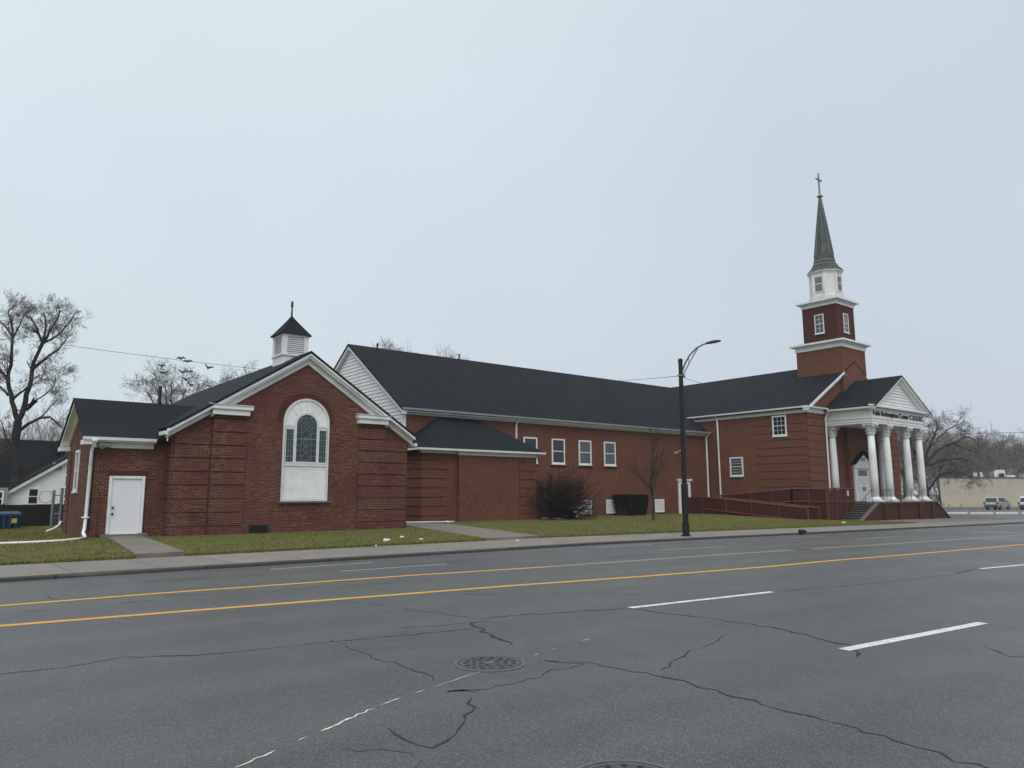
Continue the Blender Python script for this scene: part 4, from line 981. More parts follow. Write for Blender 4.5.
for k, (yy, wx, wz) in enumerate(((18.25, .06, .05), (18.1, .1, .07), (17.85, .13, .08), (17.65, .1, .06), (17.55, .04, .03))): 
    for i in range(12):
        an = 2*math.pi*i/12; m.v.append((25+wx*math.cos(an), yy, 7.79+wz*math.sin(an)*(1 if math.sin(an) > 0 else .6)))
for k in range(4):
    for i in range(12): m.f.append([k*12+i, (k+1)*12+i, (k+1)*12+(i+1) % 12, k*12+(i+1) % 12]); m.mi.append(0)
m.f.append(list(range(12))); m.mi.append(0); m.f.append(list(range(48, 60))[::-1]); m.mi.append(0)
m.build('lamp_head', plain('lamp_grey', (.06, .06, .062), .5), sl_, smooth=True)
m = MB(); m.tube([(25.1, 19.61, 6.62), (25.25, 19.61, 6.62)], .05, 8); m.box(24.88, 25.11, 19.5, 19.72, 6.59, 6.65); m.build('bracket', GREYM, sl_)

# ------------------------------------------------------------------ manholes
IRON = plain('cast_iron', (.072, .072, .072), .6, .3, 18, metal=.3)
IRONW = plain('worn_iron', (.13, .13, .128), .55, .2, 18, metal=.3)
RUST = plain('rusty_iron', (.07, .045, .032), .7, .3, 18)
def manhole(c, r, label, seed, m1=IRON, holes=True):
    c = (c[0]*RK, c[1]*RK); z = gz(*c)+ROADZ; t = thing('manhole_cover', (c[0], c[1], z), label, 'manhole cover', 'manhole covers in the road')
    m = MB(); m.lathe([(r*1.12, z-.02), (r*1.12, z+.008), (r*1.03, z+.010), (r*1.02, z-.02)], c, 40, cap=False); m.build('rim', IRONW, t)
    m = MB(); m.lathe([(r, z-.03), (r, z+.006), (r*.97, z+.009)], c, 40); m.build('lid', m1, t)
    if holes:
        m = MB(); rr = random.Random(seed)
        for k, (q, n) in enumerate(((.28, 5), (.52, 10), (.76, 15))):
            for i in range(n):
                an = 2*math.pi*(i+.5*k)/n; x, y = c[0]+q*r*math.cos(an), c[1]+q*r*math.sin(an)
                m.lathe([(.022, z+.0095), (.022, z+.0115)], (x, y), 10)
        m.build('vent_hole', DARK, t)
        m = MB(); m.lathe([(r*.9, z+.009), (r*.9, z+.013), (r*.86, z+.013), (r*.86, z+.009)], c, 40, cap=False); m.lathe([(r*.62, z+.009), (r*.62, z+.012), (r*.6, z+.012)], c, 40, cap=False)
        m.lathe([(.05, z+.009), (.05, z+.014)], c, 12); m.build('raised_ring', IRONW, t)
manhole((4.98, 6.57), .33, 'round perforated iron manhole cover in the middle of the near lanes', 3)
manhole((3.66, 3.40), .33, 'round iron manhole cover cut by the bottom edge of the photo', 5)
manhole((22.95, 13.35), .4, 'rusty brown manhole cover just beyond the far yellow line', 7, RUST, False)

# ------------------------------------------------------------------ bare trees
def limb_from(pts, r0, r1, seg=.5, wob=.05, rnd=None):
    """resample a 3D polyline into a slightly crooked limb"""
    P = [np.array(pts[0], float)]; rnd = rnd or random.Random(1)
    for a, b in zip(pts[:-1], pts[1:]):
        a, b = np.array(a, float), np.array(b, float); n = max(1, int(np.linalg.norm(b-a)/seg))
        for i in range(1, n+1):
            P.append(a+(b-a)*i/n+np.array([rnd.gauss(0, wob) for _ in range(3)])*(0 if i == n else 1))
    return P, [r0+(r1-r0)*i/(len(P)-1) for i in range(len(P))]
def grow(wood, twig, p, d, L, r, level, rnd, up=.15, spread=.7, nch=5, wig=.16, minr=.006, thick=None):
    n = max(3, int(3+level)); pts = [p]; dd = d.copy(); step = L/n
    for i in range(n):
        dd = dd+np.array([rnd.gauss(0, wig), rnd.gauss(0, wig), rnd.gauss(0, wig)+up*.25]); dd /= np.linalg.norm(dd)
        pts.append(pts[-1]+dd*step)
    r1 = max(minr, r*.45)
    rad = [r+(r1-r)*i/n for i in range(n+1)]
    (wood if r > .03 else twig).tube(pts, rad, 5 if r > .05 else 3, cap=False)
    if level <= 0: return
    for k in range(nch):
        t = rnd.uniform(.25, 1.0) if k else 1.0
        i = min(n-1, int(t*n)); f = t*n-i; q = pts[i]+(pts[i+1]-pts[i])*f
        ax = np.array([rnd.gauss(0, 1) for _ in range(3)]); base = pts[i+1]-pts[i]; base = base/np.linalg.norm(base)
        ax -= base*ax.dot(base); ax /= np.linalg.norm(ax)
        s = spread*rnd.uniform(.6, 1.25); nd = base*math.cos(s)+ax*math.sin(s)
        grow(wood, twig, q, nd, L*rnd.uniform(.5, .78), max(minr, (rad[i])*rnd.uniform(.45, .65)), level-1, rnd, up, spread, nch, wig, minr)
def tree_px(name, D, limbs, base_r, label, cat, seed, twl=2.2, dens=.7, lev=2, minr=.008, mats=None, group=None, up=.1, spread=.75, nch=4, depth=.8, gnd=None, wig=.16):
    """limbs: list of (pixel polyline, r0, r1); lifted to distance D with a depth of their own"""
    rnd = random.Random(seed); wood, twig = MB(), MB(); first = True; base = None; ends = {}
    for (pl, r0, r1, tw) in limbs:
        off = rnd.uniform(-depth, depth); P = []
        s0 = ends.get(tuple(pl[0]), 0.)
        for i, (px, py) in enumerate(pl):
            o = s0+(off)*(i/(len(pl)-1)); P.append(at(px, py, D+o)); ends.setdefault((px, py), o)
        if base is None:
            base = P[0].copy()
            if gnd is not None: base[2] = gnd; P[0] = base
        Q, rad = limb_from(P, r0, r1, .45, .04, rnd)
        wood.tube(Q, rad, 8, cap=True)
        if tw:
            n = int(len(Q)*dens*tw)
            for k in range(n):
                t = 1.0 if k < 2 else rnd.uniform(.15 if tw < 1 else .3, 1); i = min(len(Q)-2, int(t*(len(Q)-1)))
                b = Q[i+1]-Q[i]; b /= np.linalg.norm(b); ax = np.array([rnd.gauss(0, 1) for _ in range(3)]); ax -= b*ax.dot(b); ax /= np.linalg.norm(ax)
                s = spread*rnd.uniform(.5, 1.2) if k >= 2 else .25
                grow(wood, twig, Q[i], b*math.cos(s)+ax*math.sin(s), twl*rnd.uniform(.6, 1.1)*(.6+.5*t), max(minr*1.6, min(.05, rad[i]*.38)), lev, rnd, up, spread, nch, wig, minr)
    mats = mats or (BARK, TWIG)
    t = thing(name, tuple(base), label, cat, group)
    wood.build('trunk', mats[0], t); twig.build('crown', mats[1], t)
    return t
# the big forked tree at the left edge
tree_px('bare_tree', 50, [
    ([(13, 522), (15, 498), (17, 470), (15, 452), (17, 430), (18, 421)], .36, .24, 0),
    ([(18, 421), (12, 402), (8, 380), (11, 358), (13, 338), (11, 322)], .17, .06, 1.2),
    ([(18, 421), (24, 408), (29, 388), (32, 370), (38, 353), (43, 343)], .19, .10, .5),
    ([(43, 343), (37, 328), (30, 316)], .1, .04, 2), ([(43, 343), (50, 330), (58, 318), (60, 310)], .1, .04, 2),
    ([(43, 343), (46, 326), (44, 312)], .09, .03, 2), ([(43, 343), (58, 335), (70, 322), (74, 316)], .09, .03, 2),
    ([(32, 370), (44, 360), (58, 350), (66, 340)], .11, .04, 1.5), ([(18, 432), (28, 424), (40, 418), (50, 417), (62, 428)], .12, .04, 1.2),
    ([(11, 402), (20, 393), (28, 386)], .1, .05, .8), ([(27, 410), (32, 405), (37, 401)], .09, .07, 0), ([(27, 410), (32, 402), (34, 398)], .08, .06, 0),
    ([(15, 455), (8, 446), (-4, 441)], .14, .06, .6), ([(8, 380), (0, 370), (-8, 352)], .1, .04, 1.6), ([(13, 338), (4, 325), (-6, 316)], .07, .03, 1.8),
    ([(8, 395), (-2, 385), (-12, 380)], .09, .04, 1.5),    ([(24, 408), (40, 398), (52, 388), (56, 376)], .06, .02, 1.6), ([(40, 418), (52, 405), (60, 398)], .05, .02, 1.6), ([(29, 388), (40, 380), (46, 370)], .05, .02, 1.6), ([(15, 452), (4, 430), (-4, 415)], .06, .02, 1.6),
     ([(11, 322), (8, 312), (14, 305)], .06, .02, 2), ([(13, 338), (20, 325), (26, 312)], .06, .02, 2),
], .4, 'big forked bare tree with two upright limbs by the white house', 'tree', 11, twl=.88, dens=1.0, lev=3, minr=.0065, gnd=-.2, nch=4, depth=1.2, wig=.2)
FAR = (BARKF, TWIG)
def vase(x, y, D, h_px, w_px, n, rnd):
    """pixel limbs of a vase-shaped crown standing on (x, y)"""
    L = [([(x, y), (x+rnd.uniform(-2, 2), y-h_px*.28)], None, None, 0)]; jx, jy = L[0][0][1]
    for i in range(n):
        a = -1+2*(i+.5)/n+rnd.uniform(-.12, .12); L.append(([(jx, jy), (jx+a*w_px*.22, jy-h_px*.2), (jx+a*w_px*.42, jy-h_px*.45+abs(a)*h_px*.13)], None, None, 1.6))
    return L
def far_tree(x, y, D, hp, wp, n, label, seed, group=None, r=.22, twl=1.6, dens=.8, mats=FAR, minr=.012, lev=3, name='bare_tree', gnd=None, nch=4):
    rnd = random.Random(seed); k = r
    L = [(p, k if i == 0 else k*.55, k*.8 if i == 0 else k*.18, tw) for i, (p, _, _, tw) in enumerate(vase(x, y, D, hp, wp, n, rnd))]
    return tree_px(name, D, L, k, label, 'tree', seed, twl=twl, dens=dens, lev=lev, minr=minr, mats=mats, group=group, gnd=gnd, depth=1.2, nch=nch)
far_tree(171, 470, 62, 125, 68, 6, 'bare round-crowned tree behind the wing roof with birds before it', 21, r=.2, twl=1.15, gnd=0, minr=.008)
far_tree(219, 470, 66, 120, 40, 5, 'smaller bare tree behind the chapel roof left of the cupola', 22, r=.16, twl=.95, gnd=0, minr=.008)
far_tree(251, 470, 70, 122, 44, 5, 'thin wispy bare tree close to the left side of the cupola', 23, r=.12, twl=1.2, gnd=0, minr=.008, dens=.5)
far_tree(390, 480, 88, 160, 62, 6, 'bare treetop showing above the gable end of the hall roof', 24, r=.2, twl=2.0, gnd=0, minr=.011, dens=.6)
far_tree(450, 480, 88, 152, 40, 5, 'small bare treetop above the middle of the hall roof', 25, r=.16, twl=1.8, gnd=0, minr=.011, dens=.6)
# spreading tree beyond the portico
tree_px('bare_tree', 84, [
    ([(928, 512), (926, 490), (922, 468)], .4, .3, 0), ([(922, 468), (935, 452), (952, 443), (968, 437), (975, 440)], .2, .06, 1.5),
    ([(922, 468), (912, 445), (908, 432), (912, 422)], .2, .05, 1.5), ([(922, 468), (932, 440), (938, 428), (936, 420)], .18, .05, 1.6),
    ([(922, 468), (942, 460), (962, 458), (984, 468)], .16, .04, 1.5), ([(928, 490), (940, 474), (958, 470), (972, 478)], .14, .04, 1.3),
    ([(912, 445), (900, 430), (894, 418)], .1, .03, 1.4), ([(936, 440), (950, 428), (958, 424)], .1, .03, 1.6), ([(952, 443), (970, 450), (990, 458)], .08, .03, 1.5),
    ([(926, 490), (912, 475), (902, 462)], .12, .04, 1.3),
], .4, 'large spreading bare tree with a long drooping limb behind the portico columns', 'tree', 31, mats=(BARKF, TWIG), twl=1.35, dens=.8, lev=3, minr=.009, gnd=-.6, nch=4, depth=2.5, up=-.02, wig=.2)
rr = random.Random(5)
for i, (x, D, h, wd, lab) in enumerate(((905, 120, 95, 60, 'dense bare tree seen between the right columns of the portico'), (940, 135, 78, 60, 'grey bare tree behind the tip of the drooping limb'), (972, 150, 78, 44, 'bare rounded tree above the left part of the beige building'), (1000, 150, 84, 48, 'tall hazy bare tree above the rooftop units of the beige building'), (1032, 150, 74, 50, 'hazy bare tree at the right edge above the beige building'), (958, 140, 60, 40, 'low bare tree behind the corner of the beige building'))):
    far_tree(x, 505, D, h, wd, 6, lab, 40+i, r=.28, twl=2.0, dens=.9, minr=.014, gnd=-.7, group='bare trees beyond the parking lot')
def woodland(name, px0, px1, D0, D1, ytop, n, seed, label, minr=.016):
    rnd = random.Random(seed); m = MB()
    for k in range(n):
        D = rnd.uniform(D0, D1); px = rnd.uniform(px0, px1); y0 = ytop(px)+rnd.uniform(-3, 10); p = at(px, 500, D); p[2] = gz(p[0], p[1])-.3
        top = at(px, y0, D); h = top[2]-p[2]
        grow(m, m, p, np.array([rnd.gauss(0, .12), rnd.gauss(0, .12), 1]), h*.62, .07, 3, rnd, .1, .5, 4, .12, minr)
    return tag(m.build(name, TWIG), label, 'woodland', kind='stuff')
woodland('far_woodland', 893, 1070, 125, 175, lambda x: 452+8*math.sin(x*.07), 150, 71, 'grey leafless thicket beyond the parking lot and beige building')
woodland('far_woodland', -30, 75, 75, 95, lambda x: 436+4*math.sin(x*.2), 60, 72, 'pale leafless thicket behind the white house', .011)
# young tree on the lawn
P0 = np.array([36.25, 30.95, .05])
wood, twig = MB(), MB(); rnd = random.Random(8)
Q, rad = limb_from([P0, P0+[.02, 0, 1.2], P0+[-.05, .05, 2.4], P0+[.06, .02, 3.6], P0+[.05, 0, 4.9]], .095, .015, .3, .015, rnd)
wood.tube(Q, rad, 8)
for k in range(24):
    i = rnd.randint(int(len(Q)*.33), len(Q)-2); an = rnd.uniform(0, 6.28); s = rnd.uniform(.55, .95)
    grow(wood, twig, Q[i], np.array([math.cos(an)*math.sin(s), math.sin(an)*math.sin(s), math.cos(s)]), rnd.uniform(1.0, 2.0)*(1-.4*i/len(Q)), max(.018, rad[i]*.55), 2, rnd, .12, .5, 3, .09, .009)
t = thing('young_tree', tuple(P0), 'slender young bare tree standing on the lawn before the hall', 'tree'); wood.build('trunk', BARKY, t); twig.build('crown', BARKY, t)
# bare bush
wood, twig = MB(), MB(); rnd = random.Random(9); B0 = np.array([33.7, 36.7, .05])
for k in range(240):
    an = rnd.uniform(0, 6.28); s = rnd.uniform(.05, 1.3); q = B0+[rnd.gauss(0, .45), rnd.gauss(0, .3), 0]
    grow(wood, twig, q, np.array([math.cos(an)*math.sin(s)*1.1, math.sin(an)*math.sin(s)*.75, math.cos(s)]), rnd.uniform(1.15, 1.75)*(1+.15*math.sin(an*3)), .032, 2, rnd, .1, .6, 4, .16, .009)
t = thing('bare_bush', tuple(B0), 'wide dark leafless bush against the hall beside the annex', 'bush'); wood.build('stem', BUSHM, t); twig.build('twigs', BUSHM, t)
# clipped hedge: leaf faces round a flared block
rnd = np.random.default_rng(3); n = 26000
u = rnd.uniform(-1, 1, (n, 3)); ax = rnd.integers(0, 3, n); sg = np.sign(rnd.uniform(-1, 1, n)); u[np.arange(n), ax] = sg*(1-np.abs(rnd.normal(0, .05, n)))
zz = (u[:, 2]+1)/2; fl = .72+.3*np.sqrt(np.clip(zz, 0, 1)); rx = 1.0+.04*np.sin(u[:, 1]*9+zz*7)
C = np.c_[43.0+u[:, 0]*1.12*fl*rx, 38.9+u[:, 1]*.8*fl, .02+zz*1.58+.04*np.sin(u[:, 0]*11)]
a = rnd.normal(0, 1, (n, 3)); a /= np.linalg.norm(a, axis=1)[:, None]; b = np.cross(a, rnd.normal(0, 1, (n, 3))); b /= np.linalg.norm(b, axis=1)[:, None]
V = np.stack([C-a*.055, C+b*.035, C+a*.055, C-b*.035], 1).reshape(-1, 3)
t = thing('clipped_hedge', (43.0, 38.9, 0), 'dark clipped evergreen hedge block by the hall wall', 'hedge')
hm = MB(); hm.v = [tuple(map(float, p)) for p in V]; hm.f = [[4*i, 4*i+1, 4*i+2, 4*i+3] for i in range(n)]; hm.mi = [0]*n; hm.build('foliage', HEDGE, t)
m = MB(); m.box(42.0, 44.0, 38.35, 39.45, 0, 1.3); m.tube([(43.0, 38.9, 0), (43.0, 38.9, .6)], .06, 6); m.build('stem', BUSHM, t)

# ------------------------------------------------------------------ left background: house, fence, gate, dumpster, pine
hs_ = thing('white_house', (9, 57, 0), 'small white sided house with dark roof behind the black fence', 'house')
HSID = plain('house_siding', (.78, .79, .81), .6, .05, 2)
hy = 58.0
def px_on(px, py, Y):
    d = ray(px, py); return np.array([0, 0, EYE]) + d*(Y/d[1])
gl, gp = px_on(-8, 498, hy), px_on(86, 446.5, hy)
gx0, gxp, gz0, gzp = gl[0], gp[0], gl[2], gp[2]; gx1 = 2*gxp-gx0
m = MB(); m.prism([(gx0+.5, -.3), (gx1-.5, -.3), (gx1-.5, gz0+.2), (gxp, gzp-.15), (gx0+.5, gz0+.2)], 'y', hy, hy+9)
clap(m, gzp-.3, .4, hy, 'y', lambda z: (max(gx0+.5, gxp-(gzp-.15-z)*(gxp-gx0)/(gzp-gz0)), min(gx1-.5, gxp+(gzp-.15-z)*(gxp-gx0)/(gzp-gz0))), .16, .02)
m.build('wall', HSID, hs_)
m = MB(); m.slab([(gx0, hy-.3, gz0), (gxp, hy-.3, gzp), (gxp, hy+9, gzp), (gx0, hy+9, gz0)], .12); m.slab([(gx1, hy-.3, gz0), (gxp, hy-.3, gzp), (gxp, hy+9, gzp), (gx1, hy+9, gz0)], .12)
m.slab([(gx0-4, hy+2.5, gz0+.2), (gxp+6, hy+2.5, gz0+.2), (gxp+6, hy+7, gzp+.75), (gx0-4, hy+7, gzp+.75)], .12); m.slab([(gx0-4, hy+11.5, gz0+.2), (gxp+6, hy+11.5, gz0+.2), (gxp+6, hy+7, gzp+.75), (gx0-4, hy+7, gzp+.75)], .12)
m.build('roof', ROOFL, hs_)
m = MB()
m.prism([(gx0, gz0-.13), (gxp, gzp-.13), (gxp, gzp-.36), (gx0, gz0-.36)], 'y', hy-.32, hy-.05); m.build('rake_board', WHITED, hs_)
m = MB(); m.box(gx0-3.6, gxp+5.6, hy+3, hy+11, -.3, gz0+.15); m.build('rear_wall', plain('tan_siding', (.33, .32, .30), .7, .1, 2), hs_)
wl, wr = px_on(27.5, 487.5, hy), px_on(39, 501.5, hy)
win_y(hs_, wl[0], wr[0], wr[2]-.25, wl[2], hy, GLASS, .12)
vt = px_on(57.5, 466.5, hy); m = MB(); m.box(vt[0]-.28, vt[0]+.28, hy-.04, hy+.02, vt[2]-.25, vt[2]+.25); m.build('gable_vent', plain('vent_grey', (.35, .37, .4), .6), hs_)
vt = px_on(2, 480, hy-.6); m = MB(); m.box(vt[0]-1.6, vt[0]+.35, hy-.9, hy+.3, -.3, 2.2); m.build('porch', plain('porch_grey', (.26, .265, .27), .7, .1), hs_); win_y(hs_, vt[0]-.9, vt[0]+.15, 1.0, 2.0, hy-.9, GLASS, .09)
# fence
fn = thing('board_fence', (4, 47.5, 0), 'tall black board fence in front of the white house', 'fence')
BLK = plain('black_boards', (.008, .008, .009), .85, .3, 5)
fz_ = px_on(30, 504.5, 47.5)[2]; m = MB(); x = 1.2
while x < 9: m.box(x, x+.149, 47.48+.008*(int(x*20/3) % 2), 47.5, -.05, fz_+.01*math.sin(x*40)); x += .15
m.build('boards', BLK, fn)
m = MB(); m.box(1.2, 9, 47.505, 47.56, .25, .35); m.box(1.2, 9, 47.505, 47.56, .9, 1.0); m.build('rail', BLK, fn)
for x in (1.4, 3.9, 6.4, 8.9): MB().box(x-.06, x+.06, 47.51, 47.63, 0, 1.25).build('post', BLK, fn)
# chain-link gate beside the wing
gt = thing('chain_link_gate', (6.1, 44.8, 0), 'grey chain-link gate on steel posts between the fence and wing', 'gate')
GALV = plain('galvanised', (.20, .22, .24), .5, .15, metal=.5)
gA, gB, gC = px_on(50.8, 528, 44.9), px_on(59, 528, 44.9), px_on(65, 528, 44.9)
for xg, tp in ((gA[0], px_on(51, 490, 44.9)[2]), (gB[0], px_on(59, 488, 44.9)[2])): MB().tube([(xg, 44.9, -.1), (xg, 44.9, tp)], .07, 8).build('post', GALV, gt)
m = MB(); 
for z in (.12, .75, 1.7): m.tube([(gA[0], 44.9, z), (gB[0], 44.9, z)], .03, 6)
m.build('frame', GALV, gt)
m = MB(); L_ = gB[0]-gA[0]; k = 0
for i in range(-18, 12):
    for s in (1, -1):
        a = gA[0]+i*.11 if s > 0 else gA[0]+L_-i*.11; pts = []
        for z in (.12, 1.2):
            xx = a+s*(z-.12); pts.append((xx, z))
        lo, hi = gA[0], gB[0]; (xa, za), (xb, zb_) = pts
        ts = sorted(((lo-xa)/(xb-xa), (hi-xa)/(xb-xa))); t0, t1 = max(0, ts[0]), min(1, ts[1])
        if t1 > t0: m.tube([(xa+(xb-xa)*t0, 44.9, za+(zb_-za)*t0), (xa+(xb-xa)*t1, 44.9, za+(zb_-za)*t1)], .006, 3)
m.build('mesh', GALV, gt)
m = MB(); c = px_on(46, 497, 44.9); m.tube([(c[0]+.3*math.cos(t_), 44.88, c[2]+.3*math.sin(t_)) for t_ in [i*.45 for i in range(15)]], .015, 5); m.build('wire_coil', GALV, gt)
MB().box(gB[0]+.25, gB[0]+1.6, 45.0, 45.03, 0, 1.95).build('privacy_panel', plain('dark_slats', (.03, .034, .038), .7, .2), gt)
# dumpster
dm = thing('dumpster', (3.2, 44.6, 0), 'blue steel dumpster with dark lid at the left edge', 'dumpster')
BLUE = plain('blue_steel', (.012, .038, .11), .5, .2, 3); dx0, dx1 = px_on(-14, 531, 44.0)[0], px_on(19.5, 531, 44.0)[0]
m = MB(); m.prism([(44.0, .1), (45.5, .1), (45.6, .8), (43.85, .8)], 'x', dx0, dx1); m.build('body', BLUE, dm, .02)
m = MB()
for x in np.linspace(dx0+.2, dx1-.2, 5): m.box(x-.05, x+.05, 43.84, 43.95, .15, .7)
m.box(dx0-.05, dx1+.05, 43.8, 43.9, .7, .78); m.build('rib', BLUE, dm)
m = MB(); m.slab([(dx0-.03, 43.82, .81), (dx1+.03, 43.82, .81), (dx1+.03, 45.65, .9), (dx0-.03, 45.65, .9)], .05); m.build('lid', plain('lid_blue', (.012, .035, .09), .5, .2), dm)
m = MB(); m.box(dx1-.38, dx1-.16, 43.80, 43.835, .36, .58); m.build('sticker', plain('yellow_sticker', (.45, .36, .06), .6), dm)
for x in (dx0+.2, dx1-.2):
    m = MB(); m.tube([(x-.05, 44.2, .06), (x+.05, 44.2, .06)], .07, 10); m.tube([(x-.05, 45.2, .06), (x+.05, 45.2, .06)], .07, 10); m.build_each('wheel', BLACK, dm)
# evergreen peeping past the gable
pn = px_on(71, 470, 64); t = thing('pine_tree', (pn[0], 64, 0), 'dark evergreen tip showing beside the wing gable', 'tree')
m = MB(); m.tube([(pn[0], 64, -.2), (pn[0], 64, 8.2)], [.16, .02], 6); m.build('trunk', BARK, t)
m = MB(); rnd = random.Random(3)
for k in range(1500):
    z = rnd.uniform(1.5, 8.3); rr_ = (8.4-z)*.3*rnd.uniform(.3, 1); an = rnd.uniform(0, 6.28); p = np.array([pn[0]+rr_*math.cos(an), 64+rr_*math.sin(an), z-rr_*.15])
    d = np.array([math.cos(an), math.sin(an), rnd.uniform(-.3, .2)])*.25; s = np.array([-math.sin(an), math.cos(an), 0])*.07
    m.add([p-s, p+s, p+d], [(0, 1, 2)])
m.build('crown', leafmat('pine_needles', (.012, .018, .012), (.025, .034, .02)), t)
# drain pipe lying on the lawn
m = MB(); m.tube([(5.3, 32.4, .12), (5.0, 31.5, .1), (4.3, 30.6, .1), (3.4, 30.2, .1), (2.5, 30.15, .1), (.8, 30.2, .1), (-1, 30.3, .1)], .05, 8)
solo(m, 'drain_pipe', WHITE, (4.3, 30.6, .1), 'long white drain pipe lying across the grass from the chapel downspout', 'pipe', smooth=True)
m = MB(); m.tube([(20.6, 36.9, .16), (22.2, 36.85, .13), (24.6, 36.8, .1), (25.2, 36.75, .1)], .035, 8); solo(m, 'drain_pipe', WHITE, (22.2, 36.8, .1), 'short white drain pipe lying at the foot of the annex wall', 'pipe', smooth=True)
m = MB(); m.tube([(32.3, 37.0, .12), (33.5, 36.2, .1)], .05, 8); solo(m, 'drain_pipe', WHITE, (32.3, 36.5, .1), 'short white pipe lying in front of the bare bush', 'pipe')

# ------------------------------------------------------------------ litter
LIT = plain('litter_white', (.66, .67, .68), .7, .06)
def scrap(name, x, y, r, label, cat='litter', mat=LIT, seed=0, group='white litter on the lawn and walk', flat=.5):
    rd = random.Random(seed); z = (lawn_z(x, y) if y > 22.45 else gz(x, y))+.005
    m = MB(); n = 9
    for k, (q, zz) in enumerate(((.75, 0), (1, .35), (.6, .8))):
        for i in range(n):
            an = 2*math.pi*i/n; f = q*r*rd.uniform(.65, 1.2); m.v.append((x+f*math.cos(an), y+f*math.sin(an), z+r*flat*zz*rd.uniform(.7, 1.3)+.01*k))
    for k in range(2):
        for i in range(n): m.f.append([k*n+i, k*n+(i+1) % n, (k+1)*n+(i+1) % n, (k+1)*n+i]); m.mi.append(0)
    m.f.append(list(range(2*n, 3*n))); m.mi.append(0)
    solo(m, name, mat, (x, y, z), label, cat, group)
scrap('crumpled_paper', 13.0, 23.1, .16, 'crumpled white paper on the grass right of the chapel window', seed=1)
scrap('crumpled_paper', 14.5, 24.6, .09, 'small white scrap on the grass near the chapel corner', seed=2)
scrap('crumpled_paper', 14.3, 22.9, .08, 'small white scrap just beside the chapel corner kerb of grass', seed=3)
scrap('crumpled_paper', 12.0, 22.0, .05, 'tiny white speck on the sidewalk before the chapel', seed=4)
scrap('crumpled_paper', 45.6, 23.6, .12, 'small white scrap on the grass before the church stairs', seed=5)
scrap('crumpled_paper', 17.0, 20.8, .07, 'white speck on the sidewalk near the church path', seed=8)
scrap('crumpled_paper', 24.4, 36.3, .2, 'torn white paper at the end of the annex drain pipe', seed=9)
for i, (x, y, z) in enumerate(((33.6, 35.4, .55), (33.9, 35.3, .8), (33.8, 35.35, .3), (34.1, 35.3, .45))):
    rd = random.Random(i); m = MB(); pts = [(x+rd.uniform(-.12, .12)+.12*k, y, z+rd.uniform(-.1, .14)) for k in range(4)]
    m.tube(pts, [.015, .035, .03, .012], 5); solo(m, 'plastic_scrap', LIT, (x, y, z), 'shred of white plastic caught in the bare bush', 'litter', 'plastic shreds in the bush')
scrap('debris_clump', 31.9, 18.5, .2, 'dark clump of rubbish on the kerb beside the road', 'debris', BLK, 6, None, .7)
scrap('debris_clump', 61.5, 18.3, .2, 'small dark rubbish clump on the kerb near the parking lot', 'debris', BLK, 7, None, .6)

# ------------------------------------------------------------------ wires
WIRE = plain('wire', (.03, .03, .032), .6)
def wire(a, b, sag, r, label, n=16):
    a, b = np.array(a), np.array(b); P = [a+(b-a)*i/n-np.array([0, 0, sag*4*(i/n)*(1-i/n)]) for i in range(n+1)]
    m = MB(); m.tube(P, r, 5); return solo(m, 'power_line', WIRE, tuple(P[n//2]), label, 'wire', 'overhead wires', smooth=True)
wire(at(30, 340, 60), at(420, 384, 66), .3, .018, 'thin overhead wire running from the big tree past the cupola')
wire(at(-20, 436, 58), at(120, 446, 62), .1, .018, 'upper cable above the white house roof')
wire(at(-20, 441, 58), at(120, 449, 62), .15, .012, 'lower thin cable above the white house roof')
wire((25.0, 19.7, 6.62), at(590, 380, 90), .15, .012, 'thin wire running left from the street lamp over the hall roof')
wire((25.05, 19.7, 6.6), at(716, 385, 70), .1, .012, 'thin wire running right from the street lamp to the church roof')
wire(at(900, 434, 110), at(1060, 431, 110), .12, .03, 'overhead cable above the parking lot right of the portico')

# ------------------------------------------------------------------ birds
BIRD = plain('dark_feathers', (.02, .02, .022), .7, .2)
def bird(px, py, D, span, a1, a2, yaw, label):
    c = at(px, py, D); cy, sy = math.cos(yaw), math.sin(yaw); S = span/2
    cp_, sp_ = math.cos(.75), math.sin(.75); span *= .95
    def P(x, y, z):
        x, z = x*cp_-z*sp_, x*sp_+z*cp_
        return (c[0]+x*cy-y*sy, c[1]+x*sy+y*cy, c[2]+z)
    m = MB(); m.tube([P(-.22*span, 0, -.01), P(-.1*span, 0, 0), P(.1*span, 0, .0), P(.2*span, 0, .02), P(.26*span, 0, .015)], [.025*span, .085*span, .1*span, .065*span, .012*span], 6)
    o = None
    t = thing('bird', tuple(c), label, 'bird', 'dark birds flying over the chapel')
    m.build('body', BIRD, t, smooth=True)
    for s, (e1, e2) in ((1, a1), (-1, a2)):
        w_ = MB(); y1, z1 = S*.5*math.cos(e1), S*.5*math.sin(e1); y2, z2 = y1+S*.55*math.cos(e2), z1+S*.55*math.sin(e2)
        for dz in (0, .012):
            pass
        top = [P(.12*span, s*.02, .02), P(.16*span, s*y1, z1+.02), P(.03*span, s*y2, z2+.02), P(-.05*span, s*y2, z2+.02), P(-.15*span, s*y1, z1), P(-.13*span, s*.02, .0)]
        bot = [(p[0], p[1], p[2]-.02) for p in top]
        w_.add(top+bot, [(0, 1, 4, 5), (1, 2, 3, 4), (11, 10, 7, 6), (10, 9, 8, 7)]+[((i+1) % 6, i, i+6, (i+1) % 6+6) for i in range(6)])
        w_.build('wing', BIRD, t)
yw = YAW+.3
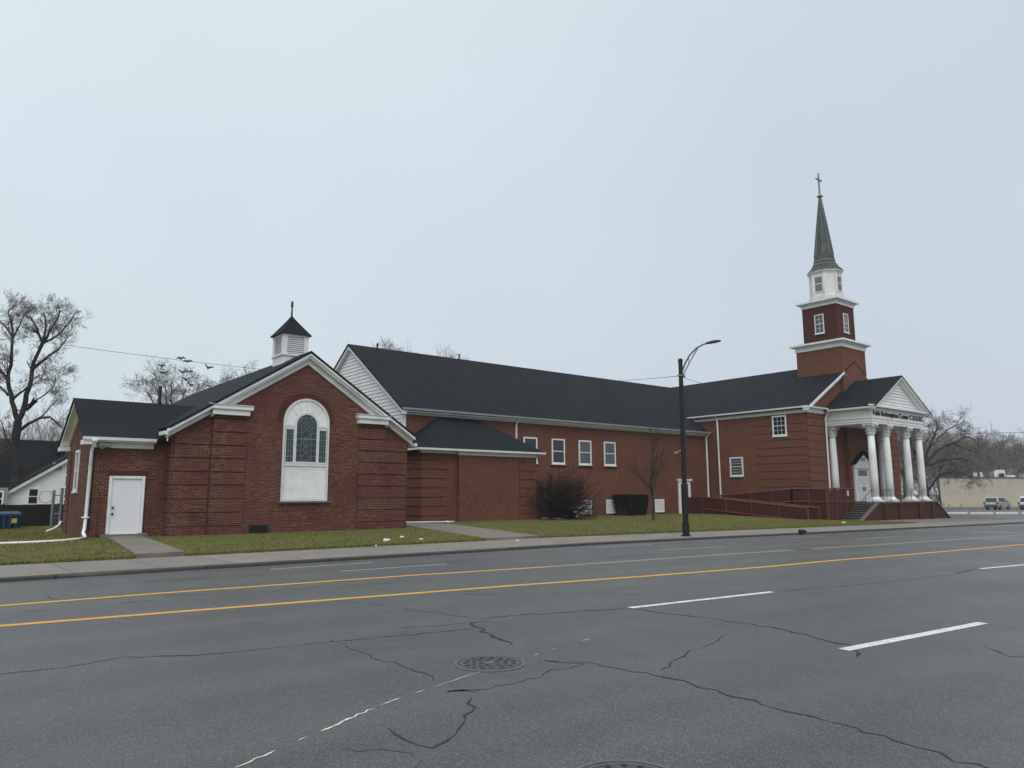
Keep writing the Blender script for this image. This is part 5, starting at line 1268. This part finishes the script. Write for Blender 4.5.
for px, py, sp_n, a1, a2, lab in ((181, 358.5, .75, (.5, -.6), (.6, -.5), 'dark bird gliding just below the wire, left of the pair'), (188, 361.5, .75, (.3, -.3), (.5, -.5), 'dark bird gliding just below the wire, right of the pair'),
    (208, 368, .8, (1.1, .9), (.4, .1), 'dark bird with raised wing apart from the flock, nearest the chapel roof'), (162, 366, .6, (.6, -.2), (.5, -.3), 'dark bird at the upper left of the round-crowned tree'),
    (163.5, 373, .65, (.3, .6), (.4, .2), 'dark bird low at the left of the round-crowned tree'), (167, 382, .6, (1.2, 1.3), (1.2, 1.0), 'dark bird with wings folded up in front of the round-crowned tree'),
    (182.5, 372.5, .7, (.7, .9), (.5, .7), 'dark bird with wings in a V right of the round-crowned tree'), (190, 371.5, .5, (.1, .1), (.1, .0), 'small level-winged dark bird at the right edge of the flock'),
    (186, 380, .75, (.9, .3), (.8, .4), 'dark bird with lifted wings lower right in the flock'), (191, 385, .5, (.7, .8), (.2, .1), 'lowest dark bird at the right of the flock')):
    bird(px, py, 55, sp_n, a1, a2, yw, lab)

# ------------------------------------------------------------------ right background: beige building, cars, bollards, kerbs
bd = thing('beige_building', tuple(at(985, 511, 98)*[1, 1, 0]+[0, 0, -.6]), 'long flat beige commercial building with rooftop units across the parking lot', 'building')
BEI = plain('beige_stucco', (.47, .43, .36), .8, .07, .8, dirt=((.3, .26, .21), .4)); BEIL = plain('tan_stucco', (.52, .45, .35), .8, .06, .8); GRYB = plain('grey_band', (.22, .21, .2), .8, .1, 2)
DB = 112; b0 = at(942, 511, DB); k = 1024/740*0+1
def bpt(px, d=0): return at(px, 511, DB+d)
ztop = at(990, 477.8, DB)[2]; zlo = at(990, 495.5, DB)[2]; zbase = -1.2
def bwall(px0, px1, d0, d1, z0, z1, mat, name, par=bd, bevel=0):
    q = [bpt(px0, d0), bpt(px1, d0), bpt(px1, d0), bpt(px0, d0)]
    v = (bpt(942)-np.array([0, 0, EYE]))*[1, 1, 0]; v = v/np.linalg.norm(v)*(d1-d0); P = [bpt(px0, d0), bpt(px1, d0), bpt(px1, d0)+v, bpt(px0, d0)+v]
    m = MB(); m.add([(p[0], p[1], z0) for p in P]+[(p[0], p[1], z1) for p in P], [(0, 3, 2, 1), (4, 5, 6, 7), (0, 1, 5, 4), (1, 2, 6, 5), (2, 3, 7, 6), (3, 0, 4, 7)])
    return m.build(name, mat, par, bevel)
bwall(942, 1200, 0, 16, zbase, ztop, BEI, 'wall')
bwall(942.6, 1199, -.06, .2, zbase, zlo, BEIL, 'lower_wall'); bwall(943, 1198, -.1, .2, zbase, at(990, 507, DB)[2], GRYB, 'base_band')
bwall(941.6, 1200.4, -.15, .5, ztop, ztop+.12, plain('parapet_cap', (.10, .095, .09), .7), 'parapet')
for a, b, z0, z1, nm, mt in ((977, 981, .1, .9, 'vent_hood', WHITED), (983, 986, .1, .95, 'vent_hood', WHITED), (998, 1009, .1, 1.3, 'rooftop_unit', WHITED), (1010, 1019, .1, .45, 'duct', WHITED), (980.8, 983.2, .1, .8, 'vent_hood', BLACK)):
    o = bwall(a, b, 4, 5.4, ztop+z0-.3, ztop+z1, mt, nm, bevel=.06)
    if nm == 'rooftop_unit': bwall(a+5, b-1, 3.6, 3.95, ztop+.05, ztop+.75, BLACK, 'fan_grille', o)
m = MB(); p = bpt(1003.5, 6); m.tube([(p[0], p[1], ztop), (p[0], p[1], ztop+2.4)], .09, 8); m.build('flue', BLACK, bd)
YB = plain('bollard_cream', (.55, .46, .27), .6, .1)
for i, (px, lab) in enumerate(((939.3, 'cream bollard nearest the church stairs'), (949.8, 'second cream bollard from the church stairs'), (961.3, 'third cream bollard from the church stairs'), (1007.5, 'white bollard right of the silver car'))):
    p = at(px, 511, DB-2); m = MB(); r_ = .14 if i < 3 else .2
    m.lathe([(r_, -.75), (r_, .33), (r_*.8, .42), (.02, .46)], (p[0], p[1]), 12); solo(m, 'bollard', YB if i < 3 else WHITE, (p[0], p[1], -.6), lab, 'bollard', 'bollards by the beige wall', smooth=True)
for i, (a, b, py) in enumerate(((943, 967.5, 513), (970, 993, 513), (995.5, 1018, 513), (1021, 1048, 513))):
    D_ = 82; p, q = at(a, py, D_), at(b, py, D_); gy = gz(p[0], p[1])+.01; d = (q-p)/np.linalg.norm((q-p)); nn = np.array([-d[1], d[0], 0])
    m = MB(); P = [p-nn*.09, q-nn*.09, q+nn*.09, p+nn*.09]; m.add([(x[0], x[1], gy) for x in P]+[(x[0]*1.0+nn[0]*(.03 if j < 2 else -.03), x[1]+nn[1]*(.03 if j < 2 else -.03), gy+.22) for j, x in enumerate(P)], [(0, 3, 2, 1), (4, 5, 6, 7), (0, 1, 5, 4), (1, 2, 6, 5), (2, 3, 7, 6), (3, 0, 4, 7)])
    solo(m, 'concrete_barrier', WHITED, tuple((p+q)/2*[1, 1, 0]+[0, 0, gy]), ('long low white concrete barrier nearest the church stairs', 'low white concrete barrier directly before the silver car', 'low white concrete barrier between the two cars', 'low white concrete barrier at the right edge')[i], 'barrier', 'low barriers edging the parking lot', bevel=.02)
def car(px, py, D, rot, paint_, label, L=4.7, W=1.85, H=1.75):
    p = at(px, py, D); z = gz(p[0], p[1])+.015; t = thing('parked_car', (p[0], p[1], z), label, 'car', 'cars parked at the beige building')
    az = YAW-rot; fx, fy = math.cos(az), math.sin(az); rx, ry = fy, -fx
    def P(l, w_, h): return (p[0]+fx*l+rx*w_, p[1]+fy*l+ry*w_, z+h)
    def loft(prof, ws, nm, mt, par=t, bev=.03):
        m = MB(); n = len(prof); vs = [P(a, -ws[i], h) for i, (a, h) in enumerate(prof)]+[P(a, ws[i], h) for i, (a, h) in enumerate(prof)]
        m.add(vs, [tuple(range(n)), tuple(range(n, 2*n))[::-1]]+[((i+1) % n, i, i+n, (i+1) % n+n) for i in range(n)]); return m.build(nm, mt, par, bev)
    w0 = W/2
    body = [(0, .42), (.02, .8), (.08, 1.0), (.1, 1.02), (3.2, 1.05), (4.3, .95), (4.65, .8), (4.7, .45), (4.2, .3), (4.05, .55), (3.7, .68), (3.35, .55), (3.2, .28), (1.4, .28), (1.25, .55), (.9, .68), (.55, .55), (.4, .3)]
    bo = loft(body, [w0]*len(body), 'body', paint_)
    cab = [(.12, 1.03), (.42, 1.62), (.6, H), (2.3, H), (2.6, H-.1), (3.35, 1.06)]
    loft(cab, [w0-.04, w0-.17, w0-.22, w0-.22, w0-.2, w0-.06], 'cabin', paint_, t, .02)
    m = MB(); m.add([P(.13, -w0+.2, 1.12), P(.13, w0-.2, 1.12), P(.4, w0-.3, 1.6), P(.4, -w0+.3, 1.6)], [(0, 1, 2, 3)]); m.v = [(a-fx*.035, b-fy*.035, c) for a, b, c in m.v]; m.build('rear_window', GLASS, t)
    for s in (-1, 1):
        m = MB()
        for a, b, c, d in ((.55, 1.35, .7, 1.35), (1.45, 2.2, 1.45, 2.2), (2.3, 3.1, 2.3, 2.62)):
            m.add([P(a, s*(w0-.05), 1.1), P(b, s*(w0-.05), 1.1), P(d, s*(w0-.165), 1.6), P(c, s*(w0-.165), 1.6)], [(0, 1, 2, 3)])
        m.build('side_window', GLASS, t)
        m = MB(); a, b = sorted((s*(w0-.22), s*(w0+.01))); m.add([P(-.02, a, .78), P(-.02, b, .78), P(-.02, b, 1.05), P(-.02, a, 1.05), P(.2, a, .78), P(.2, b, .78), P(.2, b, 1.05), P(.2, a, 1.05)], [(0, 1, 2, 3), (0, 4, 5, 1), (1, 5, 6, 2), (2, 6, 7, 3), (3, 7, 4, 0)]); m.build('tail_light', plain('tail_red', (.22, .02, .02), .3), t)
        m = MB(); m.add([P(3.0, s*w0, 1.05), P(3.1, s*(w0+.2), 1.05), P(3.1, s*(w0+.2), 1.22), P(3.0, s*w0, 1.22), P(3.2, s*w0, 1.05), P(3.2, s*w0, 1.22)], [(0, 1, 2, 3), (1, 4, 5, 2), (3, 2, 5), (0, 4, 1)]); m.build('mirror', BLACK, t)
        for l in (.9, 3.7):
            m = MB(); m.tube([P(l, s*(w0-.24), .34), P(l, s*(w0-.01), .34)], .34, 20); wh = m.build('wheel', plain('tyre', (.015, .015, .016), .8), t)
            m = MB(); m.tube([P(l, s*(w0-.05), .34), P(l, s*(w0+.005), .34)], [.22, .2], 14); m.build('rim', GREYM, wh)
    m = MB(); m.add([P(-.06, -w0+.05, .42), P(-.06, w0-.05, .42), P(-.06, w0-.05, .68), P(-.06, -w0+.05, .68), P(.1, -w0+.03, .4), P(.1, w0-.03, .4), P(.1, w0-.03, .7), P(.1, -w0+.03, .7)], [(0, 1, 2, 3), (0, 4, 5, 1), (1, 5, 6, 2), (2, 6, 7, 3), (3, 7, 4, 0)]); m.build('bumper', plain('bumper_grey', (.1, .1, .11), .6), t)
    m = MB(); m.add([P(-.03, -.22, .76), P(-.03, .22, .76), P(-.03, .22, .9), P(-.03, -.22, .9)], [(0, 1, 2, 3)]); m.build('licence_plate', WHITE, t)
SIL = plain('silver_paint', (.42, .41, .42), .3, .05, 2, metal=.3, sp=.5); CWH = plain('white_car_paint', (.62, .66, .72), .3, .04, 2, sp=.5)
car(991.5, 511, 104, R(52), SIL, 'silver sport utility car parked at an angle before the beige wall', H=1.72, L=4.9)
car(1026.5, 511.5, 103, R(52), CWH, 'white sport utility car cut off by the right edge of the photo', H=1.85)

# ------------------------------------------------------------------ the damp air
hz = MB(); hz.box(-160, 420, -160, 420, -3, 45)
hm2 = bpy.data.materials.new('haze'); hm2.use_nodes = True; t_ = hm2.node_tree; t_.nodes.clear()
ho = t_.nodes.new('ShaderNodeOutputMaterial'); hv = t_.nodes.new('ShaderNodeVolumePrincipled')
hv.inputs['Color'].default_value = (.86, .90, .95, 1); hv.inputs['Density'].default_value = .00035; hv.inputs['Anisotropy'].default_value = .2
t_.links.new(hv.outputs[0], ho.inputs['Volume'])
tag(hz.build('haze', hm2), kind='stuff')
